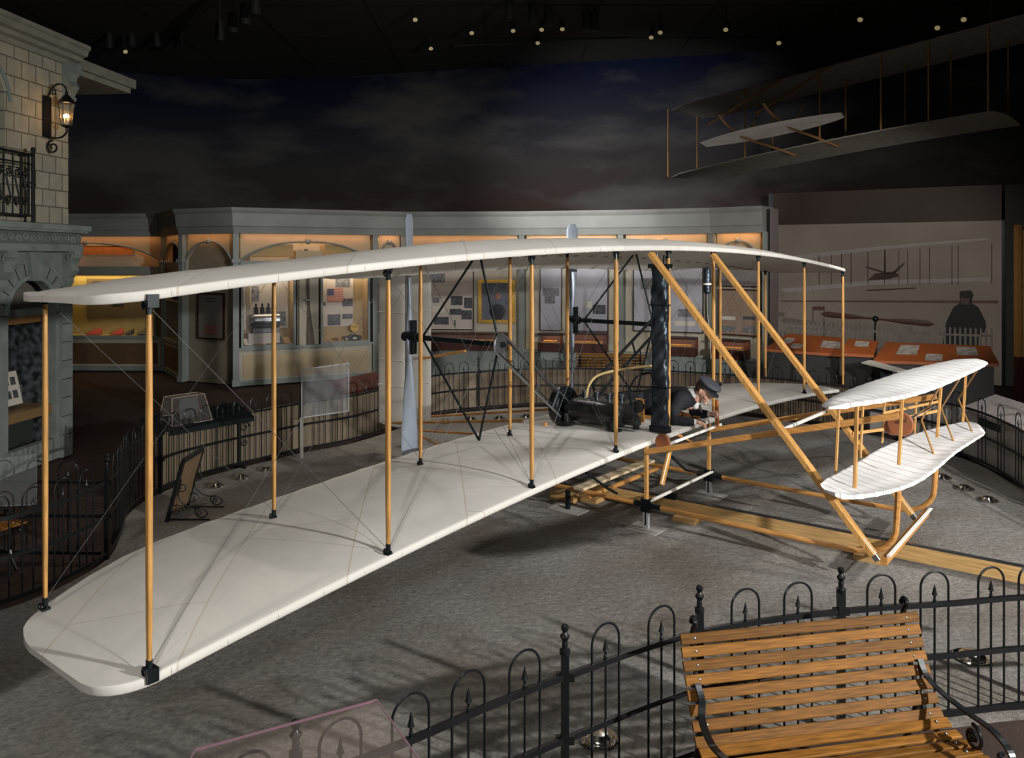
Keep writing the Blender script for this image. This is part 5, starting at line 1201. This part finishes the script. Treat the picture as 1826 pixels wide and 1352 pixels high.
# roof cornice, its bracket
mb = MB(); prof = [(-.3,5.33),(.04,5.33),(.06,5.39),(.12,5.41),(.14,5.46),(.20,5.48),(.22,5.55),(.25,5.57),(.25,5.62),(-.3,5.62)]
mb.prism(prof, XL+.12, 'yz', -.12); mb.build('roof_cornice', mat('cornice_stone', (.25,.25,.20), .7, var=.2), H, smooth=False)
mb = MB(); prof = [(0,5.33),(.19,5.33),(.18,5.25),(.12,5.19),(.11,5.10),(.15,5.03),(.10,4.95),(.06,4.86),(.09,4.80),(.04,4.73),(0,4.71)]
mb.prism(prof, .16, 'yz', -.02); mb.tube(scroll((-.03,.10,5.22), .06, 1.2, 0, (0,1,0), (0,0,1)), .018, 6); mb.tube(scroll((-.03,.06,4.88), .04, 1.2, 2, (0,1,0), (0,0,1)), .014, 6); mb.build('bracket', stonepale, H)
# far wing of the roof behind the corner
struct(MB().box(-1.65,-3,5.36,-.13,.0,5.5).box(-1.6,-3,5.28,-.13,-.06,5.36).build('trim_7', mat('cornice_stone', (.25,.25,.20)), loc=C0, rz=RZH, smooth=False))
# window in the upper wall
WD = MB(); n = 18
WD.tube([(1.62-.40,-.1,3.2)] + [(1.62-.40*math.cos(math.pi*i/n), -.1, 4.62+.40*math.sin(math.pi*i/n)) for i in range(n+1)] + [(2.02,-.1,3.2)], .035, 6)
for z in (3.95, 4.62): WD.box(1.22,-.12,z,2.02,-.07,z+.04)
WD.box(1.60,-.12,3.2,1.64,-.07,4.62); wf = WD.build('window_frame', mat('olive_frame', (.16,.15,.06), .5), H)
MB().box(1.2,-.13,3.2,2.04,-.125,5.02).build('pane', glass_mat('window_pane', .2, (.3,.4,.6)), wf, smooth=False)
cu = MB(); rows = []
for z in (3.2, 5.0): rows.append([(1.2+.84*i/40, -.2+.02*math.sin(i*1.1), z) for i in range(41)])
cu.grid(rows); cu.build('curtain', mat('blue_curtain', (.16,.22,.36), .8, var=.2), H)
MB().box(1.0,-.34,3.1,2.3,-.30,5.1).build('window_backing', ink, H, smooth=False)
mb = MB(); mb.tube([(1.62-.50*math.cos(math.pi*k/20), .0, 4.62+.50*math.sin(math.pi*k/20)) for k in range(21)], .03, 6); mb.build('window_surround', stonepale, H)
# balcony railing
BR = MB(); t0 = .97; yo = .20
BR.bar((t0,yo,3.98), (XL,yo,3.98), .035, .03); BR.bar((t0,yo,3.22), (XL,yo,3.22), .03, .025); BR.bar((t0,yo,3.86), (XL,yo,3.86), .02, .02); BR.bar((t0,0,3.98),(t0,yo,3.98),.03,.03); BR.bar((t0,0,3.22),(t0,yo,3.22),.03,.025)
BR.cyl((t0,yo,3.13),(t0,yo,4.03),.022,10); BR.sphere((t0,yo,4.05),.03,7)
for k in range(20):
    x = t0+.07+k*.145; BR.cyl((x,yo,3.22),(x,yo,3.98),.009,6)
    BR.tube(scroll((x+.07,yo,3.74), .055, 1.3, 1.6, (1,0,0), (0,0,1), 12), .010, 5); BR.tube(scroll((x+.07,yo,3.40), .055, 1.3, 4.7, (1,0,0), (0,0,1), 12), .010, 5); BR.tube([(x+.03,yo,3.44),(x+.07,yo,3.57),(x+.11,yo,3.7)], .012, 5)
for k in range(2):
    y = .05+k*.08; BR.cyl((t0,y,3.22),(t0,y,3.98),.009,6); BR.tube(scroll((t0,y+.05,3.6), .05, 1.3, 0, (0,1,0), (0,0,1), 12), .008, 5)
rl = BR.build('balcony_railing', blackiron, H)
# wall lantern
o = hw_(.46, 0, 4.60)
LT = thing('wall_lantern', 'black iron wall lantern with glowing amber bulbs on the stone house', 'lantern', o, RZH)
MB().box(-.07,0,-.32,.07,.03,.22).build('wall_plate', blackiron, LT, smooth=False)
for c_ in (catmull([(0,.03,.2),(0,.08,.32),(0,.18,.38),(0,.27,.34),(0,.29,.25)],6), catmull([(0,.03,-.30),(0,.12,-.33),(0,.22,-.32),(0,.29,-.26),(0,.29,-.2)],6)): MB().tube(c_, .012, 6).build('bracket_arm', blackiron, LT)
MB().tube(scroll((0,.10,-.45), .09, 1.4, 1.6, (0,1,0), (0,0,1)), .012, 6).build('scroll', blackiron, LT); MB().tube(scroll((0,.11,.28), .05, 1.4, 1.6, (0,1,0), (0,0,1)), .008, 6).build('scroll', blackiron, LT)
cx = (0,.29,0)
MB().lathe([(.095,.12),(.11,.125),(.08,.17),(.03,.23),(.018,.24),(.02,.26),(.008,.29),(.001,.30)], cx, 6).build('lantern_roof', blackiron, LT, ang=20)
mb = MB()
for k in range(6):
    a = math.pi*2*k/6; mb.bar((.06*math.cos(a), .29+.06*math.sin(a), -.17), (.095*math.cos(a), .29+.095*math.sin(a), .125), .010, .010)
mb.lathe([(.001,-.215),(.02,-.2),(.06,-.18),(.066,-.165),(.001,-.165)], cx, 6); mb.build('lantern_cage', blackiron, LT)
MB().lathe([(.056,-.165),(.088,.12)], cx, 6).build('pane', glass_mat('lantern_glass', .05, (.8,.7,.5)), LT, smooth=False)
for k in range(3):
    a = 2*math.pi*k/3+.5; x, y = .028*math.cos(a), .29+.028*math.sin(a)
    MB().cyl((x,y,-.165),(x,y,-.07),.008,8).build('candle', paper, LT); MB().sphere((x,y,-.045),.013,7,(1,1,1.9)).build('bulb', flame, LT)
d = bpy.data.lights.new('lantern_light','POINT'); d.energy = .8; d.color = (1,.6,.25); d.shadow_soft_size = .03; q = bpy.data.objects.new('lantern_light', d); COL.objects.link(q); q.location = hw_(.46,.29,4.60)
# ------------------------------------------------------------------ track lights on the ceiling
def can(i, pos, aim, lab, lit=True, s=1):
    T = thing('track_light', lab, 'spotlight', pos, 0, 'track spotlights under the ceiling')
    v = (Vector(aim)-Vector(pos)).normalized()
    MB().tube([v*(-.16*s), v*(.0), v*.10*s], [.05*s, .06*s, .065*s], 14).build('lamp_can', lampmetal, T)
    MB().tube([v*.101*s, v*.104*s], .05*s, 14).build('lamp_lens', lens if lit else blacksteel, T)
    MB().cyl((0,0,0),(0,0,7.9-pos[2]),.012,8).build('stem', lampmetal, T)
k = 0
ORD = ['leftmost', 'second from left', 'third from left', 'fourth from left', 'fifth from left', 'sixth from left', 'seventh from left', 'eighth from left']
NUM = {1: 'one', 5: 'five', 6: 'six', 7: 'seven', 8: 'eight'}
CANS = ((222,88,18.5,1),(740,30,17,1),(841,54,19,1),(915,50,19,1),(966,48,18.8,1),(1003,47,18.6,1),(959,72,19.5,1),(768,82,20,1),(1178,53,17,1),(1162,62,17.5,1),(1295,48,16.5,1),(1390,72,17,1),(1535,30,15,1),(1673,45,15.5,1),(1720,30,14.8,1),(1815,28,14,1),
                 (195,75,18.5,0),(235,72,18.5,0),(280,72,18.5,0),(318,72,18.5,0),(392,60,16,0),(415,45,15,0),(437,30,14.5,0),(455,12,14,0),(908,22,16,0),(950,26,16,0),(978,32,16,0),(1046,40,16.5,0),(1060,42,16.5,0))
def region(px): return 0 if px < 500 else (1 if px < 1100 else 2)
for px, py, Y, lit in CANS:
    p = P(px, py, Y)
    if p.z > 7.75: p = P(px, py, Y*(7.7-EYE)/(p.z-EYE))
    aim = (p.x*.4, p.y-6, 0) if lit else (p.x+.15, p.y, 0)
    same = sorted(c[0] for c in CANS if c[3] == lit and region(c[0]) == region(px)); i_ = same.index(px)
    where = ('ceiling over the house', 'ceiling above the clouds', 'ceiling above the glider')[region(px)]
    kind = 'lit track spotlight' if lit else 'unlit black can spotlight'
    lab = ('only small ' + kind + ' on the ' + where) if len(same) == 1 else (kind + ', ' + ORD[i_] + ' of the ' + NUM[len(same)] + ' on the ' + where)
    can(k, tuple(p), aim, lab, bool(lit), 1.0 if lit else 1.5); k += 1
tr = MB(); a, b = P(810,46,19.2), P(1120,36,18.6); a.z = b.z = 7.8; tr.bar(a, b, .05, .05)
ts = thing('lamp_track', 'thin ceiling track carrying the lit spotlights above the painted clouds', 'light track', (a.x,a.y,7.8)); tr.v = [(x-a.x,y-a.y,z-7.8) for x,y,z in tr.v]; tr.build('track', lampmetal, ts); MB().cyl((.1,0,0),(.1,0,.1),.012).cyl((3.0,0,0),(3.0,-.3,.1),.012).build('track_hanger', lampmetal, ts)
# ------------------------------------------------------------------ second machine hung in the dark, upper right
g0 = Vector((3.26, 17, 0)); g1 = Vector((5.6, 14.6, 0)); gu = (g1-g0).normalized(); gn = Vector((gu.y, -gu.x, 0))  # gn toward camera-left... checked below
if gn.y > 0: gn = -gn
GT = thing('hanging_glider', 'dim white biplane glider hung from the dark ceiling at the upper right', 'aeroplane', g0, math.atan2(gu.y, gu.x), None)
# local x along span (toward right), y = away from camera
gcloth = mat('glider_cloth_dimmed', (.20,.19,.165), .8, var=.2, scale=4, stretch=(6,1,1))  # off-white cloth, colour darkened to stand in for dim light
gwood = mat('glider_wood_dimmed', (.30,.16,.06), .6)  # wood colour darkened too, so the struts look unlit
def gz(x, lo):
    t = x/6.6
    return (4.42 + .95*t - .35*t*t) if lo else (5.86 + .55*t + .02*t*t)
def gwing(lo, L_):
    rows = []; NX = 50
    for i in range(NX+1):
        x = L_*i/NX; e = min(1, (i+.4)/3); c0 = 0 + .25*(1-e); c1 = 1.5 - .25*(1-e); z = gz(x, lo); top, bot = [], []
        for u in [0,.03,.1,.25,.45,.65,.85,1]:
            y = c0+(c1-c0)*u; cz = .08*4*u*(1-u)*.7 - .04*u + (.006 if i % 2 else 0); top.append((x,y,z+cz+.012)); bot.append((x,y,z+cz-.012))
        rows.append(top+bot[::-1])
    mb = MB().grid(rows, closed=True); mb.f += [tuple(range(16)), tuple(NX*16+k for k in range(15,-1,-1))]; return mb
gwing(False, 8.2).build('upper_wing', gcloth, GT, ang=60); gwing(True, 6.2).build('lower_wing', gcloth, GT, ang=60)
for x in (.05, 1.85, 3.36, 4.45, 5.22, 6.1): 
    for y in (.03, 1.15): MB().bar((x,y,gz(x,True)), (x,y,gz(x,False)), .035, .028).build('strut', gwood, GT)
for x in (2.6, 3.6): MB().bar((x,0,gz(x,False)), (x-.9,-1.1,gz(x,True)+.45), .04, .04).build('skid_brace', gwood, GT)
rows = []
for i in range(21):
    t = i/20; x = 1.75+2.6*t; w = .85*math.sin(math.pi*min(1,max(.04,t*.96+.02)))**.6; z = 4.80+.22*t
    rows.append([(x,-1.3-w*.5,z+.03),(x,-1.3,z+.04),(x,-1.3+w*.5,z-.03),(x,-1.3,z-.0)])
mb = MB().grid(rows, closed=True); mb.build('elevator', mat('glider_elevator', (.8,.8,.79), .8), GT)
for x in (2.45, 3.3):
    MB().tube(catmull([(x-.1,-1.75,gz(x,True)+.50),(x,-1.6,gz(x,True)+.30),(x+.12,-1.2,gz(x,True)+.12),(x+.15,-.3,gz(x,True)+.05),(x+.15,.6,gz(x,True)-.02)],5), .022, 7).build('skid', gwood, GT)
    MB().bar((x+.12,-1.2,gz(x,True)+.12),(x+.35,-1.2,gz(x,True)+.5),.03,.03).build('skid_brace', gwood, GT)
for x in (.6, 3.4, 6.0): MB().cyl((x,.6,gz(x,False)+.03),(x,.6,7.9),.004,5).build('hanging_wire', steel, GT)
# ------------------------------------------------------------------ the pilot lying on the lower wing
PL = toworld((0, 6.12-SC0, 0)); 
def pl(x, y, z): return Vector((x, y, z))
def voxel(o, size, it=2, fac=.5):
    m_ = o.modifiers.new('remesh', 'REMESH'); m_.mode = 'VOXEL'; m_.voxel_size = size; m_.use_smooth_shade = True
    s_ = o.modifiers.new('smooth', 'SMOOTH'); s_.iterations = it; s_.factor = fac
def limb(mb, pts, rs, n=14):
    pts = [Vector(p) for p in pts]
    mb.tube(pts, rs, n)
    for p, r_ in zip(pts, rs): mb.sphere(p, r_*.995, 7)
    return mb
# local: x forward (toward the elevator), y along the span away from the camera, z up
body = MB(); hc = Vector((.11, 0, 1.255)); HP = R(34)
def hv(x, y, z):
    """point of the head frame (x to the face, z to the crown), head bowed forward"""
    return hc + Vector((x*math.cos(HP)+z*math.sin(HP), y, -x*math.sin(HP)+z*math.cos(HP)))
def hsph(x, y, z, r_, n=8, sc=(1,1,1)):
    m_ = MB().sphere((0,0,0), r_, n, sc); body.add([hv(x+v[0], y+v[1], z+v[2]) for v in m_.v], m_.f)
hsph(0,0,0, .098, 12, (1.06,.80,1.12)); hsph(.045,0,-.072, .062, 10, (.9,.85,.9))
hsph(.103,0,-.032, .017, 6, (1.3,.75,1.5)); hsph(.096,0,-.080, .016, 6, (.8,1.5,.6)); hsph(.086,0,-.118, .022, 6, (.9,1.1,.8))
for sy in (-1, 1):
    hsph(-.012,.080*sy,-.02, .030, 7, (.6,.35,1.1)); hsph(.086,.033*sy,.002, .012, 6, (.5,1.2,.7)); hsph(.090,.034*sy,.022, .014, 6, (.5,1.8,.4)); hsph(.065,.045*sy,-.045, .026, 6)
limb(body, [hv(-.03,0,-.06), (.0,0,1.15), (-.07,0,1.11)], [.058,.058,.07]); limb(body, [(-.07,0,1.10),(-.25,0,1.09),(-.6,0,1.04)], [.085,.10,.09])
LH = Vector((.10, -.13, .915)); RH = Vector((.125, .155, .965))   # near hand on the leading edge, far hand on the lever
NE, FE = Vector((-.10,-.33,.935)), Vector((-.10,.16,.94))
limb(body, [NE.lerp(LH,.55), LH-Vector((.03,-.03,0))], [.030,.024]); limb(body, [FE.lerp(RH,.55), RH-Vector((.03,0,0))], [.030,.024])
def hand(c, d, up, side, curl):
    """palm, four jointed fingers of unequal length and a thumb from the side"""
    d = Vector(d).normalized(); up = Vector(up).normalized(); sd = d.cross(up).normalized()
    body.sphere(c, .034, 8, (1.15,.95,.55)); body.sphere(c+d*.02, .032, 8, (1.0,1.05,.5))
    for i, (o_, L_) in enumerate(((-.027,.064),(-.009,.074),(.009,.070),(.026,.055))):
        p = c + d*.035 + sd*o_; q = [p]; a = 0
        for k, f in enumerate((.45,.32,.25)):
            a += curl*(.6+.1*i); v = d*math.cos(a) - up*math.sin(a); q.append(q[-1]+v*L_*f)
        limb(body, q, [.0095,.009,.0085,.007], 8)
    p = c + sd*(.028*side) - d*.01; v = (d*.75 + sd*.6*side - up*.3).normalized(); limb(body, [p, p+v*.03, p+v*.03+(d*.8-up*.5).normalized()*.026], [.012,.0105,.009], 8)
hand(LH, (.9,.45,-.1), (0,0,1), 1, .75); hand(RH, (.75,-.15,0), (.1,-.8,.6), -1, 1.05)
bo = body.build('person', skin); bo.location = PL; bo.rotation_euler = (0,0,TH-R(90)); voxel(bo, .0052, 1, .4)
tag(bo, 'person in dark suit and grey flat cap lying face down on the lower wing', 'person')
cl = MB()
limb(cl, [(-.06,0,1.13),(-.16,0,1.13),(-.34,0,1.11),(-.60,0,1.06)], [.10,.135,.14,.13])
for sy in (-1,1): limb(cl, [(-.10,.06*sy,1.14),(-.10,.17*sy,1.14)], [.11,.09]); limb(cl, [(-.5,.06*sy,1.05),(-.68,.06*sy,1.03)], [.125,.125])
limb(cl, [(-.10,-.18,1.14),(-.12,-.28,1.04),(NE.x,NE.y,NE.z+.01),NE.lerp(LH,.4),NE.lerp(LH,.72)], [.085,.07,.060,.054,.042])
limb(cl, [(-.10,.18,1.14),(-.12,.20,1.04),(FE.x,FE.y,FE.z+.01),FE.lerp(RH,.4),FE.lerp(RH,.72)], [.085,.07,.060,.054,.042])
c_ = cl.build('jacket', darkcloth, bo); voxel(c_, .011, 3, .5)
tr_ = MB()
for sy in (-1,1): limb(tr_, [(-.62,.08*sy,1.04),(-.85,.10*sy,1.03),(-1.12,.11*sy,1.0),(-1.40,.12*sy,.96),(-1.56,.12*sy,.94)], [.125,.11,.08,.065,.05])
t_ = tr_.build('trousers', mat('charcoal_wool', (.02,.02,.026), .85, var=.3), bo); voxel(t_, .011, 3, .5)
for sy in (-1,1): mb = limb(MB(), [(-1.57,.12*sy,.97),(-1.63,.12*sy,.95),(-1.66,.12*sy,.90)], [.042,.042,.03]); mb.build('shoe', ink, bo)
mb = MB(); mb.tube([hv(-.05,0,-.085), hv(-.085,0,-.15)], [.066,.080], 18, cap=False); mb.build('collar', whitecloth, bo)
mb = MB(); mb.sphere((.0,0,1.08), .055, 8, (.9,.9,1.0)); mb.build('shirt_front', whitecloth, bo)
mb = MB(); mb.bar(hv(.01,0,-.16), (.07,0,1.00), .04, .014, up=(1,0,0)); mb.build('necktie', ink, bo)
mb = MB(); mb.tube([NE.lerp(LH,.70), NE.lerp(LH,.86)], [.036,.034], 14); mb.build('shirt_cuff', whitecloth, bo)
mb = MB(); mb.tube([FE.lerp(RH,.70), FE.lerp(RH,.86)], [.036,.034], 14); mb.build('shirt_cuff', whitecloth, bo)
# hair and flat cap
m_ = MB().sphere((-.022,0,.010), .0975, 12, (.98,.84,1.0)); mb = MB().add([hv(*v) for v in m_.v], m_.f); h_ = mb.build('hair', hairm, bo)
mb = MB(); rows = []
prof = [(.036,.104),(.066,.108),(.080,.128),(.096,.134),(.112,.118),(.122,.07),(.124,.002)]
for h, r_ in prof: rows.append([hv(r_*1.02*math.cos(a)+(.012 if h > .07 else 0), r_*.86*math.sin(a), h) for a in [2*math.pi*k/28 for k in range(28)]])
mb.grid(rows, closed=True); cp = mb.build('flat_cap', capgrey, bo, ang=60)
mb = MB()
AA = [(-math.pi/2)+math.pi*k/14 for k in range(15)]
outer = [hv(.10+.062*math.cos(a), .085*math.sin(a), .022) for a in AA]; inner = [hv(.098*math.cos(a*.9), .088*math.sin(a*.9), .044) for a in AA]
lo = lambda Q: [p-Vector((0,0,.005)) for p in Q]
mb.grid([inner, outer]); mb.grid([lo(outer), lo(inner)]); mb.grid([outer, lo(outer)]); mb.build('cap_peak', mat('cap_peak', (.02,.021,.026), .4), cp)
